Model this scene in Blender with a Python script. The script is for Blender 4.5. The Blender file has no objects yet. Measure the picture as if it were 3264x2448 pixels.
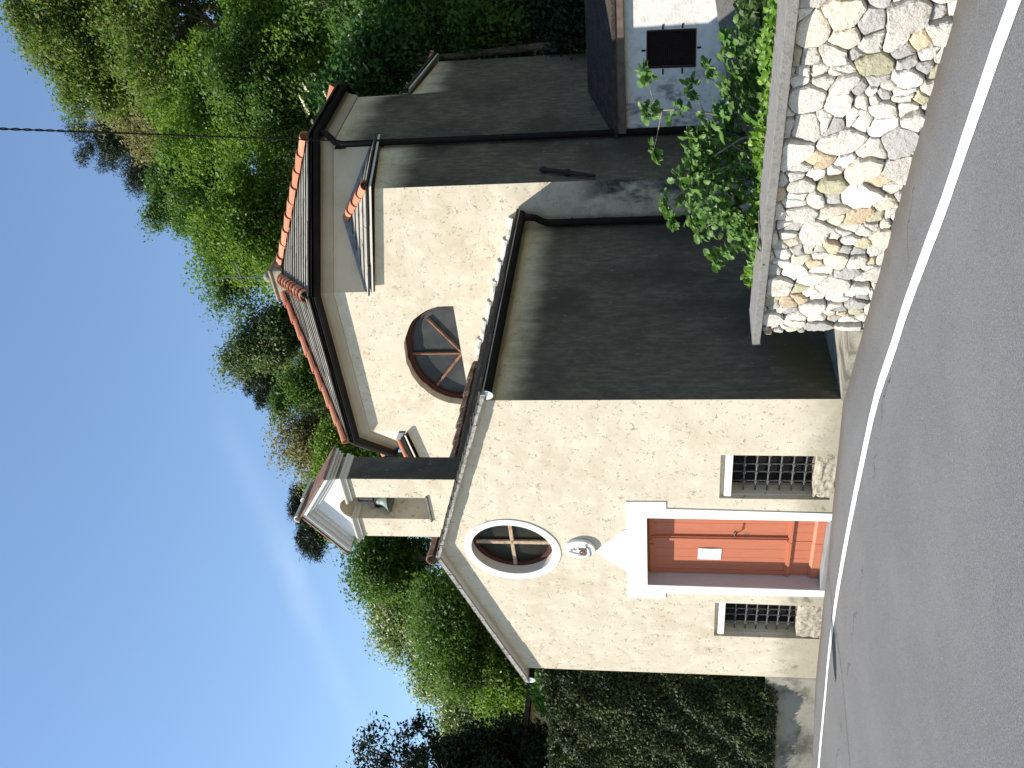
import bpy, bmesh, math, random
import numpy as np
from mathutils import Vector, Matrix
from math import radians, cos, sin, pi, sqrt, atan2

# ------------------------------------------------------------------ scene, camera, sky, sun, exposure
sc = bpy.context.scene
COL = sc.collection
CAM = Vector((7.262, -8.362, 2.0))
PITCH, ROLL, YAW = radians(8.5), radians(0.38), radians(50)
dh = Vector((-cos(YAW), sin(YAW), 0))                 # level viewing direction
fw = (dh * cos(PITCH) + Vector((0, 0, sin(PITCH)))).normalized()
rt = fw.cross(Vector((0, 0, 1))).normalized()
up = rt.cross(fw)
rt, up = rt * cos(ROLL) - up * sin(ROLL), up * cos(ROLL) + rt * sin(ROLL)
cam_d = bpy.data.cameras.new("camera")
cam_d.sensor_fit = 'HORIZONTAL'; cam_d.sensor_width = 36; cam_d.lens = 3112 / 3264 * 36
cam_d.clip_start = .05; cam_d.clip_end = 2000
cam = bpy.data.objects.new("camera", cam_d); COL.objects.link(cam)
# the photograph was taken with the camera turned on its side: picture right = down, picture top = right
ax, ay, az = -up, rt, -fw
cam.matrix_world = Matrix(((ax.x, ay.x, az.x, CAM.x), (ax.y, ay.y, az.y, CAM.y), (ax.z, ay.z, az.z, CAM.z), (0, 0, 0, 1)))
sc.camera = cam

SUNDIR = Vector((-1.2, -1.0, 1.62)).normalized()      # towards the sun
SUN_EL = math.asin(SUNDIR.z); SUN_AZ = atan2(SUNDIR.x, SUNDIR.y)
w = bpy.data.worlds.new("World"); sc.world = w; w.use_nodes = True
nt = w.node_tree; nt.nodes.clear()
def wn(t, **k):
    n = nt.nodes.new(t)
    for a, b in k.items(): setattr(n, a, b)
    return n
out = wn('ShaderNodeOutputWorld'); bg = wn('ShaderNodeBackground'); sky = wn('ShaderNodeTexSky')
sky.sky_type = 'NISHITA'; sky.sun_disc = False; sky.sun_elevation = SUN_EL; sky.sun_rotation = SUN_AZ
sky.altitude = 250; sky.air_density = 1.3; sky.dust_density = .12; sky.ozone_density = 3.6
bg.inputs['Strength'].default_value = .104
def pxray(dx, dy):                                    # direction of a point of the 2212 x 1659 view of the photograph
    u, v = 2448 - 1.4756 * dy, 1.4756 * dx
    return (fw + rt * ((u - 1224) / 3112) - up * ((v - 1632) / 3112)).normalized()
def at(dx, dy, D):                                    # the point D metres ahead along that direction
    r = pxray(dx, dy); return CAM + r * (D / r.dot(dh))
# a thin streak of high cirrus across the sky
c1, c2 = pxray(470, 860), pxray(760, 1560)
cn = c1.cross(c2).normalized()
tc = wn('ShaderNodeTexCoord'); dt = wn('ShaderNodeVectorMath', operation='DOT_PRODUCT'); dt.inputs[1].default_value = cn
nz = wn('ShaderNodeTexNoise'); nz.inputs['Scale'].default_value = 9; nz.inputs['Detail'].default_value = 6; nz.inputs['Roughness'].default_value = .6
mz = wn('ShaderNodeMath', operation='MULTIPLY_ADD'); mz.inputs[1].default_value = .03; mz.inputs[2].default_value = -.015
ad = wn('ShaderNodeMath', operation='ADD'); ab = wn('ShaderNodeMath', operation='ABSOLUTE')
mr = wn('ShaderNodeMapRange', interpolation_type='SMOOTHSTEP'); mr.inputs[1].default_value = .020; mr.inputs[2].default_value = 0; mr.inputs[3].default_value = 0; mr.inputs[4].default_value = .20
d2 = wn('ShaderNodeVectorMath', operation='DOT_PRODUCT'); d2.inputs[1].default_value = (c2 - c1).normalized()
m2 = wn('ShaderNodeMapRange', interpolation_type='SMOOTHSTEP')
dd = (c2 - c1).normalized(); m2.inputs[1].default_value = c1.dot(dd) - .03; m2.inputs[2].default_value = (c1 * .4 + c2 * .6).dot(dd)
mm = wn('ShaderNodeMath', operation='MULTIPLY'); m3 = wn('ShaderNodeMath', operation='MULTIPLY')
n2 = wn('ShaderNodeTexNoise'); n2.inputs['Scale'].default_value = 5; n2.inputs['Detail'].default_value = 5
m4 = wn('ShaderNodeMapRange'); m4.inputs[1].default_value = .3; m4.inputs[2].default_value = .65
mx = wn('ShaderNodeMix', data_type='RGBA'); mx.inputs[7].default_value = (6.5, 7.2, 8.2, 1)
L = nt.links.new
L(tc.outputs['Generated'], dt.inputs[0]); L(tc.outputs['Generated'], nz.inputs['Vector']); L(tc.outputs['Generated'], d2.inputs[0]); L(tc.outputs['Generated'], n2.inputs['Vector'])
L(nz.outputs['Fac'], mz.inputs[0]); L(dt.outputs['Value'], ad.inputs[0]); L(mz.outputs[0], ad.inputs[1]); L(ad.outputs[0], ab.inputs[0]); L(ab.outputs[0], mr.inputs[0])
L(d2.outputs['Value'], m2.inputs[0]); L(mr.outputs[0], mm.inputs[0]); L(m2.outputs[0], mm.inputs[1]); L(n2.outputs['Fac'], m4.inputs[0]); L(mm.outputs[0], m3.inputs[0]); L(m4.outputs[0], m3.inputs[1])
L(m3.outputs[0], mx.inputs[0]); L(sky.outputs[0], mx.inputs[6]); L(mx.outputs[2], bg.inputs['Color']); L(bg.outputs[0], out.inputs['Surface'])

sun_d = bpy.data.lights.new("sun", 'SUN'); sun_d.energy = 4.6; sun_d.angle = radians(.53); sun_d.color = (1, .95, .86)
sun = bpy.data.objects.new("sun", sun_d); COL.objects.link(sun)
sun.rotation_euler = SUNDIR.to_track_quat('Z', 'Y').to_euler(); sun.location = (-12, -10, 20)
sc.view_settings.view_transform = 'Standard'; sc.view_settings.look = 'None'; sc.view_settings.gamma = 1
sc.view_settings.exposure = .84
sc.cycles.max_bounces = 6; sc.cycles.diffuse_bounces = 3; sc.cycles.transparent_max_bounces = 6

# ------------------------------------------------------------------ materials
class M:
    """small wrapper: a material with a Principled shader and node shortcuts"""
    def __init__(s, name, rough=.85, spec=.3):
        s.m = bpy.data.materials.new(name); s.m.use_nodes = True; s.nt = s.m.node_tree
        s.b = s.nt.nodes['Principled BSDF']; s.b.inputs['Roughness'].default_value = rough
        s.b.inputs['Specular IOR Level'].default_value = spec
        s.out = s.nt.nodes['Material Output']
        s.pos = s.n('ShaderNodeNewGeometry').outputs['Position']
    def n(s, t, **k):
        n = s.nt.nodes.new(t)
        for a, b in k.items(): setattr(n, a, b)
        return n
    def l(s, a, b):
        if hasattr(a, 'is_output'): s.nt.links.new(a, b)
        else: b.default_value = a
    def noise(s, scale, detail=3, rough=.55, vec=None, stretch=None, dist=0):
        v = vec or s.pos
        if stretch:
            mp = s.n('ShaderNodeMapping'); mp.inputs['Scale'].default_value = stretch; s.l(v, mp.inputs['Vector']); v = mp.outputs[0]
        n = s.n('ShaderNodeTexNoise'); n.inputs['Scale'].default_value = scale; n.inputs['Detail'].default_value = detail
        n.inputs['Roughness'].default_value = rough; n.inputs['Distortion'].default_value = dist; s.l(v, n.inputs['Vector']); return n.outputs['Fac']
    def ramp(s, f, lo, hi, a=0., b=1.):
        n = s.n('ShaderNodeMapRange', interpolation_type='SMOOTHSTEP'); s.l(f, n.inputs[0])
        n.inputs[1].default_value = lo; n.inputs[2].default_value = hi; n.inputs[3].default_value = a; n.inputs[4].default_value = b; return n.outputs[0]
    def math(s, op, a, b=0., c=0.):
        n = s.n('ShaderNodeMath', operation=op); s.l(a, n.inputs[0]); s.l(b, n.inputs[1]); s.l(c, n.inputs[2]); return n.outputs[0]
    def mix(s, f, a, b, mode='MIX'):
        n = s.n('ShaderNodeMix', data_type='RGBA', blend_type=mode); s.l(f, n.inputs[0])
        for q, i in ((a, 6), (b, 7)): s.l(q if hasattr(q, 'is_output') else (*q, 1), n.inputs[i])
        return n.outputs[2]
    def z(s):
        n = s.n('ShaderNodeSeparateXYZ'); s.l(s.pos, n.inputs[0]); return n.outputs[2]
    def xyz(s):
        n = s.n('ShaderNodeSeparateXYZ'); s.l(s.pos, n.inputs[0]); return n.outputs
    def island(s):
        return s.n('ShaderNodeNewGeometry').outputs['Random Per Island']
    def col(s, c):
        s.l(c if hasattr(c, 'is_output') else (*c, 1), s.b.inputs['Base Color']); return s
    def bump(s, h, strength=.3, dist=.02):
        n = s.n('ShaderNodeBump'); n.inputs['Strength'].default_value = strength; n.inputs['Distance'].default_value = dist
        s.l(h, n.inputs['Height']); s.l(n.outputs[0], s.b.inputs['Normal']); return s

def scratches(m, scale=11., dens=.56, width=.04):
    a = m.noise(scale, 2, .6, dist=.8); n = m.math('ABSOLUTE', m.math('SUBTRACT', a, .5))
    line = m.ramp(n, width, width * .3)
    return m.math('MULTIPLY', line, m.ramp(m.noise(scale * .9, 3, .7), dens, dens + .04))
def plaster_base(m, c0=(.61, .54, .415), c1=(.51, .42, .295)):
    c = m.mix(m.ramp(m.noise(1.3, 7, .72), .40, .74, 0, .9), c0, c1)
    c = m.mix(m.ramp(m.noise(5, 3), .45, .7, 0, .35), c, (.76, .70, .56))
    s1 = m.math('MAXIMUM', scratches(m, 6.5, .555, .017), scratches(m, 11, .56, .024))
    c = m.mix(m.math('MULTIPLY', s1, .55), c, (.15, .115, .08))
    return c, s1
def make_plaster():
    m = M('cream_scratched_render', .95, .1); c, s1 = plaster_base(m)
    z = m.xyz()
    # splashed, mossy foot of the wall
    foot = m.math('MULTIPLY', m.ramp(m.math('ADD', z[2], m.math('MULTIPLY', m.noise(2.2, 5, .7), -.9)), .10, -.42), .9)
    c = m.mix(foot, c, (.36, .32, .235))
    patch = m.math('MULTIPLY', m.ramp(m.noise(2.7, 5, .7, stretch=(1, 1, .8)), .55, .66), m.ramp(z[2], .55, .15))
    c = m.mix(m.math('MULTIPLY', patch, .75), c, (.13, .13, .10))
    h = m.math('SUBTRACT', m.math('MULTIPLY', m.noise(60, 3), .3), s1)
    return m.col(c).bump(h, .45, .012).m
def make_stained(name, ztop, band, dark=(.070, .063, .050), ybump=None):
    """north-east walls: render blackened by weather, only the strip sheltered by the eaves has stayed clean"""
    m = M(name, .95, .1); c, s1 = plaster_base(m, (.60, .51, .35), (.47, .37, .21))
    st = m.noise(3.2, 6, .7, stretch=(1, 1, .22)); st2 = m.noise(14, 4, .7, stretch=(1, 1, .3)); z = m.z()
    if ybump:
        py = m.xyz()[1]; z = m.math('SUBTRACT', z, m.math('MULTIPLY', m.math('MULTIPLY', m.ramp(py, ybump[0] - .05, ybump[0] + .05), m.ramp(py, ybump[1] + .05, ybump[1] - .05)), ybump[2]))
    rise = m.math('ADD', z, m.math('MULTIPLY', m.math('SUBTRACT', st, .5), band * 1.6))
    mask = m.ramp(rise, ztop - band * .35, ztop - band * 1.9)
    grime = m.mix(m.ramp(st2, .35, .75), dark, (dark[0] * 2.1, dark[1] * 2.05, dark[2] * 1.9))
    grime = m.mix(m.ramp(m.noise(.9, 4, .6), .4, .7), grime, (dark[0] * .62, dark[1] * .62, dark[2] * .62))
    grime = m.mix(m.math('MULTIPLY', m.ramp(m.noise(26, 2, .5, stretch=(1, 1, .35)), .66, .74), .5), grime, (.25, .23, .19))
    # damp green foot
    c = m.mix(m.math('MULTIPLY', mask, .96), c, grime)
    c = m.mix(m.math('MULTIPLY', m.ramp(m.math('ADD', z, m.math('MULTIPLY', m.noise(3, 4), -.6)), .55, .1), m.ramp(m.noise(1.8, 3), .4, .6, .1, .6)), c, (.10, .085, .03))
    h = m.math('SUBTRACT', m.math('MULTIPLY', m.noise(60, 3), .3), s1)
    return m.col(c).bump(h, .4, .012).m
def make_white(name='white_limewash', c=(.80, .79, .76), spots=True):
    m = M(name, .9, .15); a = m.mix(m.ramp(m.noise(6, 5, .65), .5, .75, 0, .5), c, (c[0] * .8, c[1] * .78, c[2] * .72))
    return m.col(a).bump(m.noise(50, 3), .15, .01).m
def make_simple(name, c, c2=None, rough=.7, spec=.3, scale=8, bump=.15, metal=0, stretch=None, bs=40):
    m = M(name, rough, spec); c2 = c2 or tuple(x * .6 for x in c)
    m.col(m.mix(m.ramp(m.noise(scale, 5, .65, stretch=stretch), .4, .7), c, c2)); m.b.inputs['Metallic'].default_value = metal
    if bump: m.bump(m.noise(bs, 4, stretch=stretch), bump, .01)
    return m.m
def make_slate():
    m = M('weathered_stone_slates', .85, .25); i = m.island()
    c = m.mix(i, (.27, .25, .21), (.42, .39, .33))
    c = m.mix(m.ramp(m.noise(5, 5, .7), .50, .70, 0, .85), c, (.085, .077, .065))
    c = m.mix(m.ramp(m.noise(23, 4, .7), .58, .7, 0, .8), c, (.42, .39, .32))
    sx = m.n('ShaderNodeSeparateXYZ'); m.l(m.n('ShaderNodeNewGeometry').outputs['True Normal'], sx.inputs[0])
    c = m.mix(m.math('MULTIPLY', m.ramp(sx.outputs[2], .62, .45), .9), c, (.05, .044, .038))  # steep slate edges darkened by facing: their shade is painted into the colour
    return m.col(c).bump(m.noise(50, 4), .5, .01).m
def make_terracotta():
    m = M('terracotta_ridge_tile', .85, .2); i = m.island()
    c = m.mix(i, (.44, .15, .085), (.56, .24, .14))
    c = m.mix(m.ramp(m.noise(9, 5, .7), .56, .72), c, (.13, .10, .08))
    return m.col(c).bump(m.noise(60, 3), .2, .005).m
def make_asphalt():
    m = M('grey_asphalt', .92, .25); P = m.xyz()
    c = m.mix(m.ramp(m.noise(.7, 4, .6), .35, .7), (.108, .109, .112), (.134, .135, .138))
    c = m.mix(m.ramp(m.noise(95, 3, .85), .46, .66, 0, .85), c, (.235, .232, .225))
    c = m.mix(m.ramp(m.noise(75, 3, .85, stretch=(1.1, 1, 1)), .52, .68, 0, .8), c, (.042, .042, .044))
    c = m.mix(m.ramp(m.noise(2.4, 4, .6, stretch=(.35, 1.6, 1)), .52, .7, 0, .3), c, (.14, .139, .136))
    # brown grit washed against the foot of the walls
    dw = m.math('ADD', m.math('MULTIPLY', m.math('SUBTRACT', P[0], 1.33), -.3964), m.math('MULTIPLY', m.math('ADD', P[1], .55), -.9181))
    d = m.math('MINIMUM', m.math('ABSOLUTE', dw), m.math('ABSOLUTE', P[1]))
    g = m.ramp(m.math('ADD', d, m.math('MULTIPLY', m.noise(3.5, 5, .7), .42)), .55, .18)
    c = m.mix(m.math('MULTIPLY', g, .75), c, (.10, .078, .058))
    c = m.mix(m.math('MULTIPLY', m.ramp(dw, .75, .45), .25), c, (.075, .07, .066))
    n = m.math('ABSOLUTE', m.math('ADD', m.math('SUBTRACT', P[1], m.math('MULTIPLY', m.math('SUBTRACT', m.noise(1.6, 5, .6), .5), .8)), 1.75))
    c = m.mix(m.math('MULTIPLY', m.ramp(n, .012, .004), m.ramp(m.noise(.8, 2), .47, .55)), c, (.035, .035, .035))
    return m.col(c).bump(m.noise(110, 3, .8), .7, .008).m
def make_stone():
    m = M('granite_rubble', .9, .25); at_ = m.n('ShaderNodeAttribute'); at_.attribute_name = 'stone_tint'
    c = at_.outputs['Color']
    c = m.mix(m.ramp(m.noise(70, 4, .8), .54, .68, 0, .75), c, (.16, .15, .14))
    c = m.mix(m.ramp(m.noise(7, 5, .7), .57, .72, 0, .6), c, (.40, .34, .25))
    c = m.mix(m.ramp(m.noise(4.3, 5, .7), .62, .74, 0, .6), c, (.44, .26, .11))
    h = m.math('ADD', m.math('MULTIPLY', m.noise(14, 6, .65), 1.), m.math('MULTIPLY', m.noise(70, 3), .25))
    return m.col(c).bump(h, .8, .03).m
def make_leaf(name, c0, c1, c2=None, f2=.12, trans=.48, rough=.5, scale=1.3, pn=(.38, .66)):
    """leaf colour varies from leaf to leaf and from bough to bough; some light passes through"""
    m = M(name, rough, .22)
    f = m.math('ADD', m.math('MULTIPLY', m.ramp(m.noise(scale, 3), *pn), .6), m.math('MULTIPLY', m.island(), .4))
    c = m.mix(f, c0, c1)
    if c2:
        c = m.mix(m.ramp(m.math('FRACT', m.math('MULTIPLY', m.island(), 7.31)), 1 - f2, 1 - f2 + .001), c, c2)
    m.col(c)
    tr = m.n('ShaderNodeBsdfTranslucent'); m.l(m.mix(.5, c, (1, 1, .3), 'MULTIPLY'), tr.inputs['Color'])
    ms = m.n('ShaderNodeMixShader'); ms.inputs[0].default_value = trans
    m.l(m.b.outputs[0], ms.inputs[1]); m.l(tr.outputs[0], ms.inputs[2]); m.l(ms.outputs[0], m.out.inputs['Surface']); return m.m
def make_glass(name, c=(.035, .04, .045), rough=.12):
    m = M(name, rough, .12); m.col(m.mix(m.ramp(m.noise(3, 3), .4, .7), c, tuple(x * 1.7 for x in c))); return m.m

PL = make_plaster()
def make_crossing():
    m = M('cream_render_with_black_damp', .95, .1); c, s1 = plaster_base(m); P = m.xyz()
    b = m.math('ADD', m.math('MULTIPLY', m.noise(2.1, 6, .7, stretch=(1.6, 1, .8)), 1.1), m.math('MULTIPLY', P[0], .55))
    k = m.math('MULTIPLY', m.ramp(b, .66, .90), m.math('MULTIPLY', m.ramp(P[2], 3.25, 2.7), m.ramp(P[0], .0, .25)))
    c = m.mix(m.math('MULTIPLY', k, .93), c, (.035, .036, .042))
    c = m.mix(m.math('MULTIPLY', m.ramp(m.noise(6, 5, .7), .45, .6), m.math('MULTIPLY', m.ramp(P[2], 3.6, 3.0), .45)), c, (.30, .27, .24))
    return m.col(c).bump(m.math('SUBTRACT', m.math('MULTIPLY', m.noise(60, 3), .3), s1), .45, .012).m
PLC = make_crossing()
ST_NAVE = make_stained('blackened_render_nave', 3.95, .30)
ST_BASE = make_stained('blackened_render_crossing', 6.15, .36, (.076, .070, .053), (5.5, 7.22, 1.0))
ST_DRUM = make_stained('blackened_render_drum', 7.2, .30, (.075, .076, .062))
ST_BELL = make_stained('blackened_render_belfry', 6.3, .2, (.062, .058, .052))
WHITE = make_white(); WHITE_OLD = make_white('old_white_render', (.62, .58, .50))
SLATE = make_slate(); TERRA = make_terracotta(); ASPH = make_asphalt(); STONE = make_stone()
CONC = make_simple('rough_concrete', (.205, .195, .18), (.145, .137, .126), .95, .15, 22, .6, bs=60)
CONC_D = make_simple('mossy_old_concrete', (.30, .275, .22), (.10, .095, .075), .95, .1, 2.6, .5, bs=40)
MORTAR = make_simple('earthy_mortar', (.13, .10, .075), (.06, .045, .035), .95, .1, 9, .4)
COPPER = make_simple('dark_brown_gutter', (.012, .010, .009), (.021, .016, .014), .75, .12, 5, 0)
IRON = make_simple('wrought_iron', (.018, .017, .017), (.03, .027, .024), .7, .2, 12, .1)
IRON_G = make_simple('dull_grey_iron', (.12, .118, .118), (.05, .047, .045), .6, .3, 20, .1, .2)
RUSTG = make_simple('rusty_iron_frame', (.045, .022, .018), (.03, .016, .014), .8, .3, 10, .1)
DOORM = make_simple('rust_orange_door_paint', (.48, .155, .083), (.44, .138, .072), .6, .3, 5, .2, stretch=(6, 6, .6), bs=14)
WOOD = make_simple('worn_brown_window_wood', (.30, .14, .075), (.13, .05, .028), .7, .3, 9, .2)
WOODD = make_simple('dark_brown_window_wood', (.075, .022, .016), (.05, .016, .012), .7, .3, 9, .2)
WOODW = make_simple('bare_weathered_window_wood', (.46, .35, .24), (.26, .15, .09), .8, .2, 16, .2)
GLASS = make_glass('dusty_grey_glass', (.034, .036, .034), .35); GLASS_B = make_glass('dusty_brown_glass', (.018, .016, .010), .35)
DARK = make_simple('unlit_interior', (.012, .010, .010), (.02, .015, .013), .9, .1, 6, 0)
BRONZE = make_simple('verdigris_bronze', (.095, .13, .11), (.20, .235, .195), .6, .4, 9, .1, .15)
LEAD = make_simple('lead_flashing', (.20, .205, .22), (.12, .125, .14), .6, .4, 6, .1)
PAPER = make_simple('white_paper', (.85, .85, .85), (.82, .82, .82), .8, .2, 4, 0)
PAINT = None
def make_paint():
    m = M('worn_white_road_paint', .85, .2)
    c = m.mix(m.ramp(m.noise(34, 5, .75), .60, .72, 0, .75), (.78, .78, .76), (.25, .25, .24)); return m.col(c).bump(m.noise(170, 3), .4, .004).m
PAINT = make_paint()
BARK = make_simple('grey_brown_bark', (.13, .10, .075), (.06, .045, .035), .95, .1, 7, .6, stretch=(1, 1, .3))
BARK_L = make_simple('pale_fig_bark', (.34, .29, .25), (.22, .18, .15), .9, .1, 12, .3)
SOIL = make_simple('dark_leaf_litter', (.030, .032, .014), (.024, .046, .012), .95, .1, 2, .5)
CLEAR = M('clear_plastic_cap', .3, .5).col((.62, .66, .68)).m
ROOFD = make_simple('dark_lichened_roof', (.035, .032, .032), (.06, .05, .04), .9, .2, 6, .6, bs=30)
def make_lichen():
    m = M('lichened_roof_felt', .95, .1); c = m.mix(m.ramp(m.noise(5, 6, .7), .4, .7), (.042, .036, .032), (.075, .062, .050))
    c = m.mix(m.ramp(m.noise(24, 5, .75), .56, .68, 0, .8), c, (.24, .12, .045)); return m.col(c).bump(m.noise(30, 5, .7), .7, .02).m
LICH = make_lichen()
COPPERB = make_simple('brown_painted_fascia', (.16, .115, .09), (.10, .07, .055), .7, .3, 6, .2)
BRICK = make_simple('dark_red_brick', (.12, .045, .035), (.07, .03, .026), .9, .1, 9, .3)
PINK = make_simple('faded_pink_render', (.36, .24, .19), (.28, .20, .16), .95, .1, 2, .1)

# ------------------------------------------------------------------ mesh builder
class MB:
    def __init__(s): s.v, s.f = [], []
    def add(s, vs, fs):
        o = len(s.v); s.v += [tuple(p) for p in vs]; s.f += [tuple(i + o for i in q) for q in fs]; return s
    def hexa(s, p):                                       # 4 bottom, 4 top corners
        return s.add(p, [(3, 2, 1, 0), (4, 5, 6, 7), (0, 1, 5, 4), (1, 2, 6, 5), (2, 3, 7, 6), (3, 0, 4, 7)])
    def box(s, x0, x1, y0, y1, z0, z1):
        return s.hexa([(x0, y0, z0), (x1, y0, z0), (x1, y1, z0), (x0, y1, z0), (x0, y0, z1), (x1, y0, z1), (x1, y1, z1), (x0, y1, z1)])
    def prism(s, pts, vec):                               # a planar outline pushed along a vector
        n = len(pts); a = [Vector(p) for p in pts]; b = [p + Vector(vec) for p in a]
        return s.add(a + b, [tuple(range(n))[::-1], tuple(range(n, 2 * n))] + [(i, (i + 1) % n, n + (i + 1) % n, n + i) for i in range(n)])
    def tube(s, path, r, n=8, cap=True):
        path = [Vector(p) for p in path]; rs = r if isinstance(r, (list, tuple)) else [r] * len(path)
        u = None; vs = []
        for i, p in enumerate(path):
            t = (path[min(i + 1, len(path) - 1)] - path[max(i - 1, 0)]).normalized()
            if u is None: u = t.orthogonal().normalized()
            u = (u - t * u.dot(t)).normalized(); q = t.cross(u)
            vs += [p + (u * cos(2 * pi * k / n) + q * sin(2 * pi * k / n)) * rs[i] for k in range(n)]
        fs = [(i * n + k, i * n + (k + 1) % n, (i + 1) * n + (k + 1) % n, (i + 1) * n + k) for i in range(len(path) - 1) for k in range(n)]
        if cap: fs += [tuple(range(n))[::-1], tuple(range((len(path) - 1) * n, len(path) * n))]
        return s.add(vs, fs)
    def sweep(s, path, prof, closed=False, pc=False):     # profile (out, up) along a level polyline; out is to the right of travel
        P = [Vector(p) for p in path]; n = len(P); k = len(prof); vs = []
        for i in range(n):
            d = []
            if closed or i > 0: d.append((P[i] - P[i - 1]))
            if closed or i < n - 1: d.append((P[(i + 1) % n] - P[i]))
            ns = [Vector((q.y, -q.x, 0)).normalized() for q in d]
            o = ns[0] if len(ns) == 1 else (ns[0] + ns[1]) / (1 + ns[0].dot(ns[1]))
            vs += [P[i] + o * a + Vector((0, 0, b)) for a, b in prof]
        fs = []
        for i in range(n if closed else n - 1):
            j = (i + 1) % n
            for q in range(k if pc else k - 1):
                fs.append((i * k + q, j * k + q, j * k + (q + 1) % k, i * k + (q + 1) % k))
        if pc and not closed: fs += [tuple(range(k)), tuple(range((n - 1) * k, n * k))[::-1]]
        return s.add(vs, fs)
    def lathe(s, prof, c, n=20):
        c = Vector(c); vs = [c + Vector((r * cos(2 * pi * k / n), r * sin(2 * pi * k / n), z)) for r, z in prof for k in range(n)]
        return s.add(vs, [(i * n + k, i * n + (k + 1) % n, (i + 1) * n + (k + 1) % n, (i + 1) * n + k) for i in range(len(prof) - 1) for k in range(n)])
    def obj(s, name, mat, parent=None, smooth=False, bevel=0, recalc=True):
        me = bpy.data.meshes.new(name); me.from_pydata(s.v, [], s.f); me.materials.append(mat)
        if recalc or bevel:
            bm = bmesh.new(); bm.from_mesh(me)
            if bevel: bmesh.ops.bevel(bm, geom=[e for e in bm.edges if len(e.link_faces) == 2 and e.calc_face_angle(0) > .5], offset=bevel, segments=2, affect='EDGES', profile=.6)
            bmesh.ops.recalc_face_normals(bm, faces=bm.faces); bm.to_mesh(me); bm.free()
        if smooth: me.polygons.foreach_set('use_smooth', [True] * len(me.polygons))
        return link(name, me, parent)
def link(name, me, parent=None):
    o = bpy.data.objects.new(name, me); COL.objects.link(o)
    if parent:
        o.parent = parent; o.matrix_parent_inverse = Matrix.Translation(parent_world(parent)).inverted()
    return o
def parent_world(p):
    v = Vector(p.location)
    if p.parent: v = v if p.type == 'MESH' else v + parent_world(p.parent)
    return v
def thing(name, label, cat, loc=(0, 0, 0), group=None):
    o = bpy.data.objects.new(name, None); COL.objects.link(o); o.location = loc; o.empty_display_size = .3
    return tag(o, label, cat, group)
def tag(o, label, cat, group=None, kind=None):
    if label: o['label'] = label
    if cat: o['category'] = cat
    if group: o['group'] = group
    if kind: o['kind'] = kind
    return o
def structure(o): o['kind'] = 'structure'; return o
def np_mesh(name, V, F4, mat):                            # many quads, fast
    me = bpy.data.meshes.new(name); n, m = len(V), len(F4); k = F4.shape[1]
    me.vertices.add(n); me.vertices.foreach_set('co', V.astype(np.float32).ravel())
    me.loops.add(m * k); me.loops.foreach_set('vertex_index', F4.astype(np.int32).ravel())
    me.polygons.add(m); me.polygons.foreach_set('loop_start', np.arange(0, m * k, k, dtype=np.int32))
    me.materials.append(mat); me.update(calc_edges=True); return me
def holes_face(name, outer, holes, fn, mat, parent, depth_vec, extra_quads=()):
    """a wall face with openings cut through it; every opening gets reveals of its own depth. fn maps 2D to 3D"""
    bm = bmesh.new(); es = []
    def loop(pts):
        vs = [bm.verts.new(fn(*p)) for p in pts]
        for i in range(len(vs)): es.append(bm.edges.new((vs[i], vs[(i + 1) % len(vs)])))
        return vs
    loop(outer); hv = [loop(h) for h, d in holes]
    bmesh.ops.triangle_fill(bm, edges=es, use_beauty=True, use_dissolve=False)
    for vs, (h, d) in zip(hv, holes):
        bk = [bm.verts.new(v.co + Vector(depth_vec) * d) for v in vs]
        for i in range(len(vs)):
            j = (i + 1) % len(vs); bm.faces.new((vs[i], vs[j], bk[j], bk[i]))
    me = bpy.data.meshes.new(name); bm.to_mesh(me); bm.free(); me.materials.append(mat)
    return link(name, me, parent)
def ell(cx, cz, rx, rz, n=40, a0=0, a1=2 * pi, full=True, jit=0, seed=0):
    R = random.Random(seed); k = n if full else n + 1
    return [(cx + rx * cos(a0 + (a1 - a0) * i / n) * (1 + R.uniform(-jit, jit)), cz + rz * sin(a0 + (a1 - a0) * i / n) * (1 + R.uniform(-jit, jit))) for i in range(k)]
def ring(mb, fo, fi, fn, d):                              # flat frame between two outlines, thickness along d
    n = len(fo); D = Vector(d)
    A = [Vector(fn(*p)) for p in fo]; B = [Vector(fn(*p)) for p in fi]; C = [p + D for p in A]; E = [p + D for p in B]
    fs = []
    for i in range(n):
        j = (i + 1) % n
        fs += [(i, j, n + j, n + i), (2 * n + i, 3 * n + i, 3 * n + j, 2 * n + j), (i, 2 * n + i, 2 * n + j, j), (n + i, n + j, 3 * n + j, 3 * n + i)]
    mb.add(A + B + C + E, fs)
def slates(mb, A, B, C, D, n, th=.03, seed=0, wmin=.28, wmax=.5, lift=.015):
    """courses of stone slates between the eave A-B and the top D-C"""
    R = random.Random(seed); A, B, C, D = (Vector(p) for p in (A, B, C, D))
    nm = (B - A).cross(D - A).normalized()
    if nm.z < 0: nm = -nm
    for i in range(n):
        t0 = i / n; t1 = min((i + 1.25) / n, 1.)
        l0, r0 = A.lerp(D, t0), B.lerp(C, t0); l1, r1 = A.lerp(D, t1), B.lerp(C, t1); W = (r0 - l0).length
        if W < .05: continue
        x = 0
        while x < W - .02:
            ww = R.uniform(wmin, wmax); x1 = min(x + ww, W)
            if W - x1 < .12: x1 = W
            a, b = x / W, (x1 - .006) / W; j = R.uniform(-.012, .012); k = R.uniform(-.004, .007)
            p = [l0.lerp(r0, a), l0.lerp(r0, b), l1.lerp(r1, b), l1.lerp(r1, a)]; s = (l1 - l0).normalized() * j
            p[0] += s + nm * (lift + k * .6); p[1] += s + nm * (lift + k * .6 + R.uniform(-.002, .002)); p[2] += nm * .001; p[3] += nm * .001
            mb.hexa([q for q in p] + [q + nm * th for q in p]); x = x1
    return mb
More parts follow.
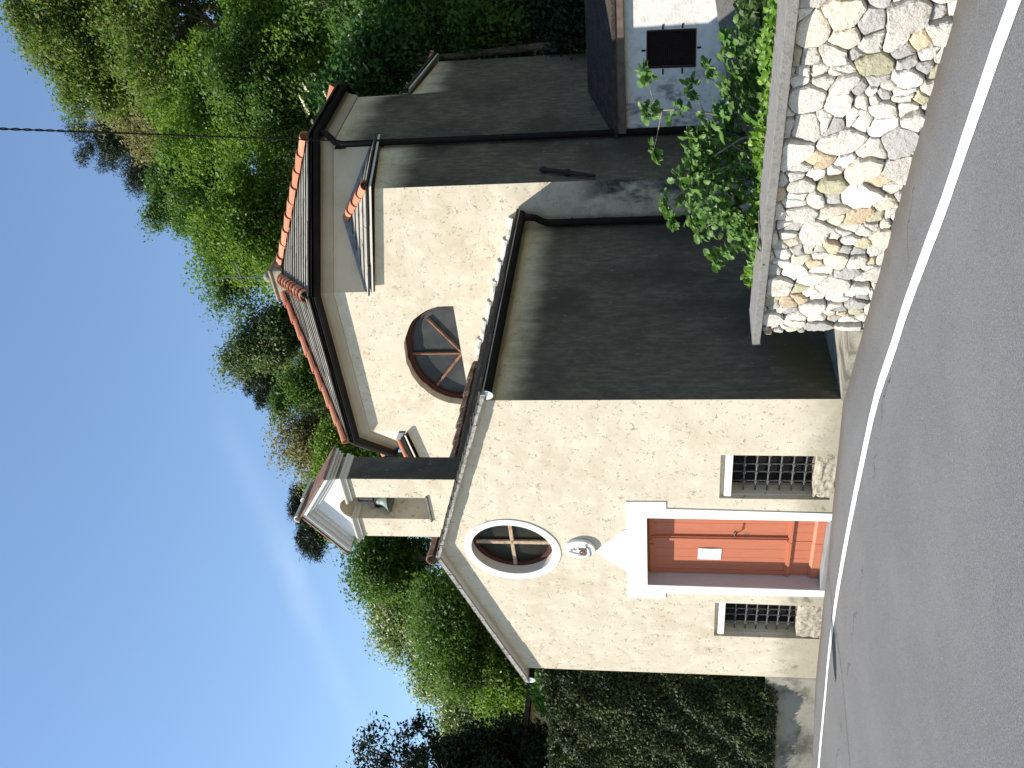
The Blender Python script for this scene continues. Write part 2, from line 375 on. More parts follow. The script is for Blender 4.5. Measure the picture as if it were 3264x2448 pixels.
def barrels(mb, P, Q, r, n, seed=0, sag=0):
    """overlapping half-round tiles running from the low end P to the high end Q"""
    R = random.Random(seed); P, Q = Vector(P), Vector(Q); d = (Q - P).normalized(); sd = d.cross(Vector((0, 0, 1))).normalized(); u = sd.cross(d)
    Ln = (Q - P).length / n
    for i in range(n):
        a = P + d * (Ln * i - .02); b = P + d * (Ln * (i + 1) + .05); off = sd * R.uniform(-.008, .008)
        ra, rb = r * R.uniform(.97, 1.04), r * .8; K = 8; vs = []
        for c, rr, lf in ((a, ra, .018), (b, rb, .0)):
            for q in (rr, rr - .016):
                for k in range(K + 1):
                    t = -.12 + (pi + .24) * k / K; vs.append(c + off + sd * (cos(t) * q) + u * (sin(t) * q * .92 + lf))
        m = K + 1; fs = []
        for k in range(K):
            fs += [(k, k + 1, 2 * m + k + 1, 2 * m + k), (m + k, 3 * m + k, 3 * m + k + 1, m + k + 1), (k, m + k, m + k + 1, k + 1), (2 * m + k, 2 * m + k + 1, 3 * m + k + 1, 3 * m + k)]
        mb.add(vs, fs)
    return mb
def gutter(path, r=.062, closed=False, name='gutter', parent=None):
    pr = [(r * cos(t) + r, r * sin(t)) for t in [pi + pi * k / 8 for k in range(9)]] + [(r * .86 * cos(t) + r, r * .86 * sin(t)) for t in [2 * pi - pi * k / 8 for k in range(9)]]
    pr = pr[:9] + [(2 * r + .008, .0), (2 * r + .008, .012), (2 * r - .008, .012)] + pr[9:]
    return MB().sweep(path, pr, closed, True).obj(name, COPPER, parent)

# ================================================================== SETTING
GZ = lambda x, y=0: .04 * x
HILLR = random.Random(3)
def hill_z(x, y):
    p = Vector((x, y, 0)) - Vector((CAM.x, CAM.y, 0)); D = p.dot(dh); lat = p.dot(Vector((.766, .643, 0)))
    k = .36 + .42 * min(1, max(0, (lat + 4) / 11)); st = 17.0 - 1.0 * min(1, max(0, lat / 6))
    e = max(0, D - st); z = min(e * k, 15 + 3 * k + (e * k - 15) * .25 if e * k > 15 else 1e9)
    return -.35 + z + .25 * sin(x * .9) * sin(y * .7) * min(1, e / 6)
mb = MB(); xs = [-160, -60, -25, -14, -9, -6, -3, 0, 3, 6, 9, 14, 25, 60, 160]; ys = [-160, -60, -30, -15, -8, -4, -1.5, .4, 1.6, 4, 6]
mb.add([(x, y, GZ(max(-14, min(14, x)))) for y in ys for x in xs], [(j * 15 + i, j * 15 + i + 1, (j + 1) * 15 + i + 1, (j + 1) * 15 + i) for j in range(len(ys) - 1) for i in range(14)])
structure(mb.obj('road', ASPH, recalc=False))
mb = MB(); N = 60; gx = [-90 + 180 * i / N for i in range(N + 1)]; gy = [-12 + 110 * j / N for j in range(N + 1)]
mb.add([(x, y, hill_z(x, y) if not (y < .8 and x > -12) else min(hill_z(x, y), -.9)) for y in gy for x in gx], [(j * (N + 1) + i, j * (N + 1) + i + 1, (j + 1) * (N + 1) + i + 1, (j + 1) * (N + 1) + i) for j in range(N) for i in range(N)])
structure(mb.obj('hillside', SOIL, smooth=True, recalc=False))
# white edge line: centre points measured on the road
ln = [(7.6, -4.3, .15), (6.4, -3.66, .15), (5.37, -3.14, .15), (4.68, -2.845, .15), (3.85, -2.51, .15), (3.34, -2.275, .15), (2.66, -1.97, .15), (2.09, -1.755, .15), (1.19, -1.405, .15), (.07, -1.155, .15), (-1.0, -.95, .14), (-2.13, -.78, .135), (-2.87, -.705, .13), (-3.87, -.663, .115), (-4.58, -.706, .105), (-5.35, -.738, .115), (-6.32, -.80, .125), (-8.5, -1.05, .13), (-12, -1.6, .13)]
vs = []
def catmull(P, k=6):
    o = []
    for i in range(len(P) - 1):
        p0, p1, p2, p3 = (np.array(P[max(0, min(len(P) - 1, i + q))], float) for q in (-1, 0, 1, 2))
        for t in np.arange(k) / k: o.append(.5 * (2 * p1 + (p2 - p0) * t + (2 * p0 - 5 * p1 + 4 * p2 - p3) * t * t + (3 * p1 - p0 - 3 * p2 + p3) * t ** 3))
    return o + [np.array(P[-1], float)]
lp = catmull(ln); mb = MB(); R = random.Random(5)
for i, p in enumerate(lp):
    q = lp[min(i + 1, len(lp) - 1)] - lp[max(i - 1, 0)]; nn = np.array([-q[1], q[0]]); nn /= np.linalg.norm(nn)
    for s_ in (-.5, .5):
        e = p[:2] + nn * p[2] * s_ * (1 + R.uniform(-.03, .03)); vs.append((e[0], e[1], GZ(e[0]) + .005))
mb.add(vs, [(2 * i, 2 * i + 1, 2 * i + 3, 2 * i + 2) for i in range(len(lp) - 1)])
structure(mb.obj('road_marking', PAINT, recalc=False))

# ================================================================== CHURCH
church = thing('church', 'small cream rendered church with an octagonal slate roof behind its gabled front', 'church', (-2.65, 4, 0))
AP, EV, XW = 4.87, 3.987, 5.30                            # gable apex, wall head, width
F = lambda x, z: (x, 0, z)
# --- west front with its openings
R1 = [(-1.596, -.02), (-.872, -.02), (-.858, 1.279), (-1.590, 1.273)]
L1 = [(-4.366, -.17), (-3.650, -.17), (-3.621, 1.258), (-4.362, 1.250)]
OV = ell(-2.605, 3.92, .485, .54, 48)
OV = [(x + .02 * (z - 3.92) / .54, z) for x, z in OV]
door_hole = [(-3.268, -.3), (-1.945, -.3), (-1.93, 2.153), (-3.262, 2.158)]
outer = [(-XW, -.7), (0, -.7), (0, EV), (-2.65, AP), (-XW, EV)]
facade = holes_face('facade', outer, [(R1, .055), (L1, .055), (OV, .17), (door_hole, .23)], F, PL, church, (0, 1, 0))
# walls of the nave
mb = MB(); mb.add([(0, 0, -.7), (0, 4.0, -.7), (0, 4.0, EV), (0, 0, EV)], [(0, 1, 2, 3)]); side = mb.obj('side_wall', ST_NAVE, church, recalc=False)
mb = MB(); mb.add([(-XW, 0, -.7), (-XW, 4.0, -.7), (-XW, 4.0, EV), (-XW, 0, EV)], [(3, 2, 1, 0)]); mb.obj('side_wall', PL, church, recalc=False)
# --- pedimented door surround, painted white
so = [(-3.428, -.3), (-3.428, 1.913), (-3.545, 1.913), (-3.545, 2.415), (-3.0, 2.408), (-2.93, 2.50), (-2.844, 2.592), (-2.76, 2.68), (-2.678, 2.752), (-2.62, 2.79), (-2.575, 2.803), (-2.53, 2.765), (-2.39, 2.631), (-2.30, 2.545), (-2.206, 2.473), (-2.165, 2.404), (-1.66, 2.404), (-1.655, 1.911), (-1.778, 1.911), (-1.832, -.3)]
outline = so[:] + [(-1.963, -.3), (-1.948, 2.150), (-3.265, 2.155), (-3.30, -.3)]
mb = MB(); mb.prism([(x, -.012, z) for x, z in outline], (0, .011, 0)); surround = mb.obj('door_surround', WHITE, church)
mb = MB(); mb.add([(-3.265, -.011, -.3), (-3.262, .225, -.3), (-3.258, .225, 2.15), (-3.261, -.011, 2.153)], [(0, 1, 2, 3)]); mb.obj('door_reveal', make_simple('mauve_grey_reveal', (.50, .44, .44), (.46, .40, .40), .85, .2, 3, .05), surround, recalc=False)  # left reveal only, greyer and darker than the surround
# --- double door
door = MB().box(-3.27, -1.94, .222, .25, -.3, 2.16).obj('door', DOORM, church)
CX = -2.585
for s_, x0, x1 in ((0, -3.255, CX - .004), (1, CX + .004, -1.945)):
    mb = MB(); W = x1 - x0
    n = 4
    for k in range(n):                                    # upright boards with fine joints
        a, b = x0 + W * k / n, x0 + W * (k + 1) / n - .0035; mb.box(a, b, .205, .2225, .0, 2.125)
    mb.box(x0, x1, .160, .204, -.065, .035)               # plinth board
    mb.hexa([(x0, .16, .0352), (x1, .16, .0352), (x1, .204, .0352), (x0, .204, .0352), (x0, .188, .065), (x1, .188, .065), (x1, .204, .065), (x0, .204, .065)])
    mb.box(x0, x1, .172, .204, .318, .352); mb.box(x0, x1, .183, .204, .300, .3178); mb.box(x0, x1, .184, .204, .3522, .372)   # moulded rail
    e0, e1 = (x0, x0 + .085) if s_ == 0 else (x1 - .03, x1)
    mb.box(e0, e1, .196, .2045, .3725, 2.115)
    mb.box(x0 + .09, x1 - .09, .194, .2046, 2.06, 2.12)
    lf = mb.obj('door_leaf', DOORM, door)
    if s_:
        mb = MB(); mb.box(CX + .0045, CX + .085, .178, .2042, .373, 2.10); mb.box(CX + .022, CX + .062, .166, .1778, .38, 2.09); mb.obj('cover_strip', DOORM, door, bevel=.004)
mb = MB(); mb.lathe([(.0, 0), (.022, 0), (.022, .014), (.0, .014)], (0, 0, 0), 12)
mb.v = [(x - 2.452, .204 - z, y + 1.035) for x, y, z in mb.v]
mb.tube([(-2.452, .2, 1.035), (-2.452, .15, 1.035), (-2.44, .14, 1.037), (-2.40, .137, 1.045), (-2.36, .137, 1.032), (-2.335, .139, 1.042)], [.009, .009, .010, .009, .008, .010], 8)
mb.obj('door_handle', make_simple('dark_brass', (.10, .075, .05), (.05, .04, .03), .4, .5, 20, 0, .6), door, smooth=True)
MB().box(-2.505, -2.462, .2, .2035, .862, .918).obj('lock_plate', BRONZE, door, bevel=.001)
MB().box(-3.26, -1.95, -.03, .2, -.3, -.068).obj('door_step', make_simple('smooth_grey_sill_stone', (.24, .24, .235), (.19, .19, .185), .8, .3, 3, .1), church, bevel=.006)
# --- two low barred windows beside the door
def low_window(P, top_l, x0, x1, zs, seed):
    """P = niche outline; lintel block, deep opening, sill stone, bars and expanded-metal mesh"""
    (ax0, az0), (ax1, az1), (bx1, bz1), (bx0, bz0) = P
    wd = MB(); zl = top_l
    # the back of the shallow niche with the deeper window opening cut in it
    op = [(x0, zs), (x1, zs), (x1, zl), (x0, zl)]
    back = holes_face('window', [(ax0, az0), (ax1, az1), (bx1, bz1), (bx0, bz0)], [(op, .19)], lambda x, z: (x, .055, z), PL, church, (0, 1, 0))
    MB().hexa([(x0 - .005, .012, zl + .001), (bx1 - .004, .012, zl + .001), (bx1 - .004, .10, zl + .001), (x0 - .005, .10, zl + .001),
               (x0 + .0, .012, zl + .086), (bx1 - .004, .012, zl + .086), (bx1 - .004, .10, zl + .086), (x0, .10, zl + .086)]).obj('lintel', WHITE, back, bevel=.006)
    # rough sill stone
    bm = bmesh.new(); bmesh.ops.create_cube(bm, size=1)
    bmesh.ops.subdivide_edges(bm, edges=bm.edges, cuts=7, use_grid_fill=True); R = random.Random(seed)
    for v in bm.verts:
        c = v.co; rr = .018
        q = Vector((ax0 + .035 + (ax1 - ax0 - .037) * (c.x + .5), -.004 + .25 * (c.y + .5), az0 - .05 + (zs - az0 + .05) * (c.z + .5)))
        e = sum(abs(abs(t) - .5) < .01 for t in c)
        q += Vector((R.uniform(-1, 1), R.uniform(-1, 1), R.uniform(-1, 1))) * .004 * (1 + e)
        if c.y < -.45 and e > 1: q.y += .012
        if c.x < -.45 and c.z > .3: q.x += .02
        v.co = q
    me = bpy.data.meshes.new('sill'); bm.to_mesh(me); bm.free(); me.materials.append(SILL); link('sill', me, back)
    # interior
    MB().add([(x0 - .02, .62, zs - .03), (x1 + .02, .62, zs - .03), (x1 + .02, .62, zl + .05), (x0 - .02, .62, zl + .05)], [(0, 1, 2, 3)]).obj('pane', DARKW, back, recalc=False)
    mb = MB(); mb.box(x0 - .02, x0, .245, .62, zs - .03, zl + .02); mb.box(x1, x1 + .02, .245, .62, zs - .03, zl + .02); mb.box(x0, x1, .245, .62, zl, zl + .02); mb.box(x0, x1, .245, .62, zs - .03, zs - .001)
    mb.obj('inner_reveal', DARK, back)
    mb = MB(); nb, nh = 4, 6
    W = x1 - x0
    for k in range(nb):
        xx = x0 + W * (.22 + .205 * k) + .012 * (k % 2); mb.tube([(xx, .135, zs - .01), (xx, .135, zl + .01)], .0085, 8)
    for k in range(nh):
        zz = zs + (zl - zs) * (.105 + .148 * k); mb.tube([(x0 - .01, .122, zz), (x1 + .01, .122, zz)], .0105, 8)
        for q in range(nb):
            xx = x0 + W * (.22 + .205 * q) + .012 * (q % 2); mb.box(xx - .016, xx + .016, .110, .147, zz - .016, zz + .016)
    mb.obj('grille', IRON_G, back, smooth=False)
    mb = MB(); p = .034                                   # diamond mesh behind the bars
    i = 0; x = x0 - (zl - zs)
    while x < x1:
        for sg in (1, -1):
            a = Vector((x, .20, zs)) if sg > 0 else Vector((x, .2012, zl)); b = Vector((x + (zl - zs) * .8, .20, zl)) if sg > 0 else Vector((x + (zl - zs) * .8, .2012, zs))
            t0 = max(0, (x0 - a.x) / (b.x - a.x)); t1 = min(1, (x1 - a.x) / (b.x - a.x))
            if t1 > t0:
                q0, q1 = a.lerp(b, t0), a.lerp(b, t1); n_ = Vector((-(q1 - q0).z, 0, (q1 - q0).x)).normalized() * .0013
                mb.add([q0 - n_, q1 - n_, q1 + n_, q0 + n_], [(0, 1, 2, 3)])
        x += p
    mb.obj('wire_mesh', make_simple('dark_grey_wire', (.07, .065, .06), (.03, .028, .026), .6, .3, 20, 0), back, recalc=False)  # mesh wire in a plain dark grey
    return back
SILL = make_simple('weathered_sill_stone', (.46, .40, .30), (.19, .17, .135), .95, .1, 16, .7, bs=70)
DARKW = make_glass('dark_red_window_glass', (.022, .010, .009), .25)
low_window(R1, 1.132, -1.56, -.874, .175, 4)
low_window(L1, 1.115, -4.33, -3.655, .145, 9)
# --- oval window over the door
ov = bpy.data.objects.new('oval_window', bpy.data.meshes.new('oval_window'))
OVo = [(x + .02 * (z - 3.92) / .64, z) for x, z in ell(-2.612, 3.918, .59, .642, 48)]
OVi = [((x - .02 * (z - 3.92) / .54), z) for x, z in OV]
mb = MB(); ring(mb, OVo, OV, lambda x, z: (x, -.012, z), (0, .0115, 0)); ovw = mb.obj('oval_window', WHITE, church)
mb = MB(); n = len(OV); mb.add([(x, -.0005, z) for x, z in OV] + [(x * .995 + -2.605 * .005, .168, z * .995 + 3.92 * .005) for x, z in OV], [(i, (i + 1) % n, n + (i + 1) % n, n + i) for i in range(n)]); mb.obj('reveal', WHITE_OLD, ovw, recalc=False)
mb = MB(); ring(mb, [(x * 1.01 + 2.605 * .01, z * 1.01 - .0392) for x, z in OV], [(-2.605 + (x + 2.605) * .86, 3.92 + (z - 3.92) * .88) for x, z in OV], lambda x, z: (x, .13, z), (0, .04, 0)); mb.obj('window_frame', WOODD, ovw)
mb = MB(); mb.box(-2.635, -2.575, .118, .15, 3.42, 4.42); mb.obj('mullion', WOODW, ovw, bevel=.008); mb = MB(); mb.box(-3.06, -2.637, .119, .15, 3.905, 3.955); mb.box(-2.573, -2.14, .119, .15, 3.905, 3.955); mb.obj('transom', WOODW, ovw, bevel=.008)
mb = MB(); mb.add([(x, .158, z) for x, z in OV], [tuple(range(len(OV)))]); mb.obj('pane', GLASS_B, ovw, recalc=False)
bpy.data.objects.remove(ov)
# --- white oval plaque with a worn crest in relief
PC = (-2.53, 3.02)
mb = MB(); pe = ell(PC[0], PC[1], .165, .2, 40)
mb.prism([(x, -.052, z) for x, z in pe], (0, .051, 0)); plq = mb.obj('crest_plaque', WHITE, church, bevel=.008)
def pl(x, y):                                             # picture position on the plaque -> wall coordinates
    return (-2.39 + (345 - y) * .000392 + (x - 1100) * .00001, 3.217 - (x - 300) * .000258)
mb = MB()
def stroke(pts, wd, d=.010):
    for (a, b) in zip(pts[:-1], pts[1:]):
        a, b = Vector((pl(*a)[0], -.056, pl(*a)[1])), Vector((pl(*b)[0], -.056, pl(*b)[1])); q = (b - a).normalized() * wd * .4; n_ = Vector((-(b - a).z, 0, (b - a).x)).normalized() * wd / 2
        a -= q; b += q; mb.prism([a - n_, b - n_, b + n_, a + n_], (0, -d, 0))
stroke([(1040, 620), (1360, 640), (1370, 700)], .014); stroke([(1040, 660), (1190, 700), (1290, 705)], .010); stroke([(1060, 770), (1390, 740)], .010)
stroke([(1050, 780), (1050, 830), (1120, 885), (1390, 895), (1330, 800)], .008); stroke([(1200, 800), (1300, 810)], .012); stroke([(1240, 660), (1350, 760), (1400, 890)], .008)
relief = mb.obj('crest_monogram', make_simple('faded_brown_paint', (.20, .105, .06), (.32, .2, .13), .9, .1, 30, .2), plq)
GREL = make_simple('grey_relief_edge', (.30, .28, .26), (.5, .47, .44), .9, .1, 30, .2)
for q_, w_ in (([(990, 940), (1160, 948), (1350, 965)], .007), ([(520, 770), (640, 790), (780, 840), (1000, 880)], .007), ([(620, 660), (650, 740)], .007), ([(745, 620), (800, 615)], .008), ([(780, 680), (900, 675)], .012), ([(960, 580), (1040, 550)], .006),
               ([(1390, 450), (1400, 560), (1520, 620), (1560, 760), (1570, 900), (1560, 980), (1580, 1010)], .007), ([(1560, 930), (1480, 1040)], .006), ([(1380, 440), (1450, 430)], .010)):
    mb = MB(); stroke(q_, w_); mb.obj('crest_line', GREL, plq)
# shallow raised shield under the monogram
mb = MB(); sh = [pl(*q) for q in ((700, 740), (820, 560), (1080, 500), (1400, 520), (1500, 640), (1540, 760), (1500, 900), (1380, 1010), (1050, 960), (820, 880))]
mb.prism([(x, -.0525, z) for x, z in sh], (0, -.004, 0)); mb.obj('crest_shield', WHITE, plq, bevel=.0015)

# --- nave roof
soff = MB()
TH = .05
def rz(x): return EV + (AP - EV) * (1 - abs(x + 2.65) / 2.65)
for sg in (1, -1):
    xe = .20 if sg > 0 else -5.50
    soff.prism([(-2.65, -.10, AP), (xe, -.10, rz(xe)), (xe, -.10, rz(xe) + TH), (-2.65, -.10, AP + TH)], (0, 4.045, 0))
roof = soff.obj('nave_roof', WHITE_OLD, church)
mb = MB()
xe = .235; slates(mb, (xe, -.13, rz(xe) + TH), (xe, 3.94, rz(xe) + TH), (-2.62, 3.94, AP + TH - .02), (-2.62, -.13, AP + TH - .02), 18, .022, 11, .26, .45)
xe = -5.535; slates(mb, (xe, 3.94, rz(xe) + TH), (xe, -.13, rz(xe) + TH), (-2.68, -.13, AP + TH - .02), (-2.68, 3.94, AP + TH - .02), 18, .022, 12, .26, .45)
mb.obj('roof_slates', SLATE, roof)
mb = MB(); barrels(mb, (-2.65, -.16, AP + .075), (-2.65, 3.93, AP + .085), .10, 11, 2)
mb.obj('ridge_tiles', make_simple('brown_ridge_tile', (.15, .08, .055), (.30, .25, .2), .9, .2, 5, .2), roof)
mb = MB()                                                 # mortared verge at the front, broken and pale
R = random.Random(8)
for sg in (1, -1):
    xe = .20 if sg > 0 else -5.50; n = 34; cuts = sorted([0, 1] + [R.random() for _ in range(n - 1)])
    for i in range(n):
        a, b = cuts[i], cuts[i + 1] - .0012;
        if b - a < .004: continue
        xa, xb = -2.65 + (xe + 2.65) * a, -2.65 + (xe + 2.65) * b
        y0 = -.124 - R.uniform(0, .004); k = R.uniform(0, .005); t = TH * R.uniform(.15, .40)
        mb.hexa([(xa, y0, rz(xa) + t - k), (xb, y0, rz(xb) + t - k), (xb, .0, rz(xb) + t), (xa, .0, rz(xa) + t), (xa, y0, rz(xa) + TH + .018), (xb, y0, rz(xb) + TH + .018 - k), (xb, .0, rz(xb) + TH + .018), (xa, .0, rz(xa) + TH + .018)])
mb.obj('verge', make_simple('pale_verge_mortar', (.40, .38, .34), (.16, .15, .135), .95, .1, 22, .7, bs=80), roof)
g1 = gutter([(.10, 3.9, EV - .055), (.10, -.10, EV - .055)][::-1], .066, name='gutter', parent=roof)
g2 = gutter([(-5.40, 3.9, EV - .055), (-5.40, -.10, EV - .055)], .066, name='gutter', parent=roof)
for gx, g in ((.166, g1), (-5.466, g2)):
    mb = MB(); pr = [(gx + .066 * cos(pi + pi * k / 12), -.104, EV - .055 + .088 * sin(pi + pi * k / 12)) for k in range(13)]
    mb.prism(pr, (0, .003, 0)); mb.obj('gutter_end_cap', CLEAR, roof)
R_PIPE = .052
def downpipe(pts, parent, brk):
    mb = MB(); mb.tube(pts, R_PIPE, 12)
    for p in brk: mb.lathe([(R_PIPE, -.012), (R_PIPE + .008, -.012), (R_PIPE + .008, .012), (R_PIPE, .012)], p, 12)
    return mb.obj('downpipe', COPPER, parent, smooth=True)
downpipe([(.17, 3.80, EV - .11), (.17, 3.80, EV - .20), (.155, 3.80, EV - .27), (.10, 3.80, EV - .36), (.075, 3.80, EV - .44), (.072, 3.80, EV - .6), (.072, 3.80, -.3)], roof, [(.072, 3.8, 3.2), (.072, 3.8, 1.9)])
# stepped white cover tiles where the roof meets the taller wall
mb = MB(); n = 7; R = random.Random(4)
for i in range(n):
    a, b = i / n, (i + 1) / n + .03; xa, xb = .12 + (-2.45 - .12) * a, .12 + (-2.45 - .12) * b
    za, zb = rz(xa) + .115 + .012, rz(xb) + .10
    K = 6
    vs = [(xx + .01 * R.uniform(-1, 1), 3.955 - .085 * cos(t) * rr, zz + .06 * sin(t) * rr) for xx, zz, rr in ((xa, za, 1.), (xb, zb - .012, .82)) for t in [pi * k / K - .3 for k in range(K // 2 + 3)]]
    m = K // 2 + 3; mb.add(vs, [(k, k + 1, m + k + 1, m + k) for k in range(m - 1)] + [tuple(range(m))])
mb.obj('roof_flashing', make_simple('whitewashed_cover_tile', (.62, .60, .55), (.30, .28, .25), .9, .1, 7, .5), roof, recalc=False)

# --- square crossing: front wall with the lunette, right flank, hidden sides
YF, XS, YB = 3.95, .64, 8.60
DR = [(-4.14, YF), (-1.16, YF), (XS, 5.50), (XS, 7.22), (-1.16, YB), (-4.14, YB), (-5.94, 7.22), (-5.94, 5.50)]
ZB, ZD = 6.20, 7.32                                        # heads of square and drum
def lun(cx=-2.49, cz=5.165, rx=1.02, rz_=.96, n=30):
    a = [(cx + rx * cos(pi * i / n) * (1.02 if 0 < i < n else 1), cz + rz_ * sin(pi * i / n) ** .84) for i in range(n + 1)]
    return a
LU = lun()
R = random.Random(2); LUj = [(x + R.uniform(-.008, .008), z + R.uniform(-.008, .008)) for x, z in LU]
holes_face('crossing_wall', [(-5.94, -.6), (XS, -.6), (XS, 6.04), (-1.16, 6.38), (-1.16, ZD), (-4.14, ZD), (-4.14, 6.38), (-5.94, 6.04)], [(LUj, .20)], lambda x, z: (x, YF, z), PLC, church, (0, 1, 0))
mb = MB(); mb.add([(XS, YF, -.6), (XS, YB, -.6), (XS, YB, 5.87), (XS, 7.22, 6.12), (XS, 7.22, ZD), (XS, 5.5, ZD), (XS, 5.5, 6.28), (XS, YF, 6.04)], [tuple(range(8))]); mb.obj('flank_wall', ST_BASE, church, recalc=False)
mb = MB(); mb.add([(-1.16, YF, ZB - .3), (XS, 5.5, ZB - .3), (XS, 5.5, ZD), (-1.16, YF, ZD)], [(0, 1, 2, 3)]); mb.obj('drum_wall', make_simple('plain_beige_render', (.60, .50, .37), (.54, .44, .31), .95, .1, 3, .3), church, recalc=False)
mb = MB(); mb.add([(x, y, z) for x, y in DR[4:] + DR[:1] for z in (-.6, ZD)], [(2 * i, 2 * i + 2, 2 * i + 3, 2 * i + 1) for i in range(4)])
mb.add([(XS, YB, -.6), (-5.94, YB, -.6), (-5.94, YB, ZB), (XS, YB, 5.9), (-5.94, YF, -.6), (-5.94, YF, ZB)], [(0, 1, 2, 3), (1, 4, 5, 2)]); mb.obj('rear_wall', PL, church, recalc=False)
lw = MB(); LI = [(-2.49 + (x + 2.49) * .93, 5.165 + (z - 5.165) * .90) for x, z in LU]
ring(lw, LUj, [(x, z + .02) for x, z in LI], lambda x, z: (x, YF + .15, z), (0, .06, 0)); lun_o = lw.obj('lunette_window', WOODD, church)
lw = MB(); L2 = [(-2.49 + (x + 2.49) * .90, 5.165 + (z - 5.165) * .87) for x, z in LU]; ring(lw, [(x, z + .01) for x, z in LI], [(x, z + .025) for x, z in L2], lambda x, z: (x, YF + .13, z), (0, .05, 0)); lw.obj('window_frame', WOODD, lun_o)
mb = MB(); c = Vector((-2.52, YF + .145, 5.19))
for a_ in (90, 34, 142):
    d = Vector((cos(radians(a_)), 0, sin(radians(a_)))); q = Vector((-d.z, 0, d.x)) * .021; e = c + d * (.84 if a_ == 90 else .86)
    for k, dep in ((1, 0), (.45, -.012)): mb.prism([c - q * k + Vector((0, dep, 0)), e - q * k + Vector((0, dep, 0)), e + q * k + Vector((0, dep, 0)), c + q * k + Vector((0, dep, 0))], (0, .02 if k == 1 else .012, 0))
mb.obj('glazing_bar', WOOD, lun_o)
mb = MB(); mb.add([(x, YF + .185, z) for x, z in LU], [tuple(range(len(LU)))]); mb.obj('pane', GLASS, lun_o, recalc=False)
# --- drum roof
def inset(poly, d):
    n = len(poly); o = []
    for i in range(n):
        p0, p1, p2 = Vector(poly[i - 1]), Vector(poly[i]), Vector(poly[(i + 1) % n])
        a, b = (p1 - p0).normalized(), (p2 - p1).normalized(); na, nb = Vector((a.y, -a.x)), Vector((b.y, -b.x))
        o.append(p1 + (na + nb) / (1 + na.dot(nb)) * d)
    return o
EVD = 7.36; APX = Vector((-2.52, 6.50, 9.06))
ev = inset(DR, .17); mb = MB()
mb.add([(p.x, p.y, EVD + .0) for p in ev] + [(APX.x, APX.y, APX.z - .05)], [(i, (i + 1) % 8, 8) for i in range(8)])
droof = mb.obj('drum_roof', SLATE, church)
mb = MB(); es = inset(DR, .205)
for i in range(8):
    a, b = es[i], es[(i + 1) % 8]
    if i in (4, 5): continue
    slates(mb, (a.x, a.y, EVD), (b.x, b.y, EVD), APX - Vector((0, 0, .03)), APX - Vector((0, 0, .03)), 14, .026, 20 + i, .5, 1.0, .026)
mb.obj('roof_slates', SLATE, droof)
mb = MB()
for i in (0, 1, 2, 3, 7):
    p = es[i]; a = Vector((p.x, p.y, EVD + .055)); mb2 = barrels(mb, a.lerp(APX, .015), a.lerp(APX + Vector((0, 0, .04)), .93), .11, 9, 30 + i)
mb.obj('hip_tiles', TERRA, droof)
gp = [Vector((p.x, p.y, EVD - .075)) for p in inset(DR, .10)]
gutter(gp, .072, True, parent=droof)
mb = MB(); cr = [(0.0, -.30), (.02, -.30), (.035, -.27), (.045, -.20), (.075, -.13), (.11, -.09), (.15, -.075), (.15, -.05), (0, -.05)]
mb.sweep([Vector((x, y, EVD)) for x, y in DR], cr, True, True); mb.obj('eaves_moulding', make_simple('tan_eaves_render', (.46, .40, .31), (.42, .35, .26), .9, .1, 1.5, .1), droof)
downpipe([(XS + .16, 5.52, EVD - .13), (XS + .16, 5.50, EVD - .22), (XS + .13, 5.42, EVD - .30), (XS + .09, 5.32, EVD - .40), (XS + .075, 5.28, EVD - .52), (XS + .072, 5.275, 5.0), (XS + .072, 5.26, -.2)], droof, [(XS + .072, 5.274, 6.2), (XS + .072, 5.27, 4.3)])
# --- finial and cross
FX, FY = -2.50, 6.50
mb = MB(); fz = 8.86
for (w0, z0), (w1, z1) in zip([(.34, 0), (.325, .2), (.36, .22), (.34, .26)], [(.325, .2), (.36, .22), (.34, .26), (.10, .38)]):
    mb.hexa([(FX - w0, FY - w0, fz + z0), (FX + w0, FY - w0, fz + z0), (FX + w0, FY + w0, fz + z0), (FX - w0, FY + w0, fz + z0), (FX - w1, FY - w1, fz + z1 - .0005), (FX + w1, FY - w1, fz + z1 - .0005), (FX + w1, FY + w1, fz + z1 - .0005), (FX - w1, FY + w1, fz + z1 - .0005)])
mb.lathe([(.10, .375), (.115, .40), (.12, .45), (.09, .50), (.04, .53), (0, .535)], (FX, FY, fz), 16)
fin = mb.obj('finial', make_simple('grey_olive_cement', (.30, .27, .20), (.17, .16, .12), .95, .1, 8, .4), church, bevel=.015)
mb = MB(); mb.tube([(FX, FY, fz + .5), (FX, FY, fz + 1.36)], .011, 8); mb.tube([(FX - .34, FY + .02, fz + 1.0), (FX + .34, FY - .02, fz + 1.0)], .016, 6)
mb.lathe([(0, 1.34), (.018, 1.36), (0, 1.44)], (FX, FY, fz), 8); mb.obj('cross', IRON_G, fin)
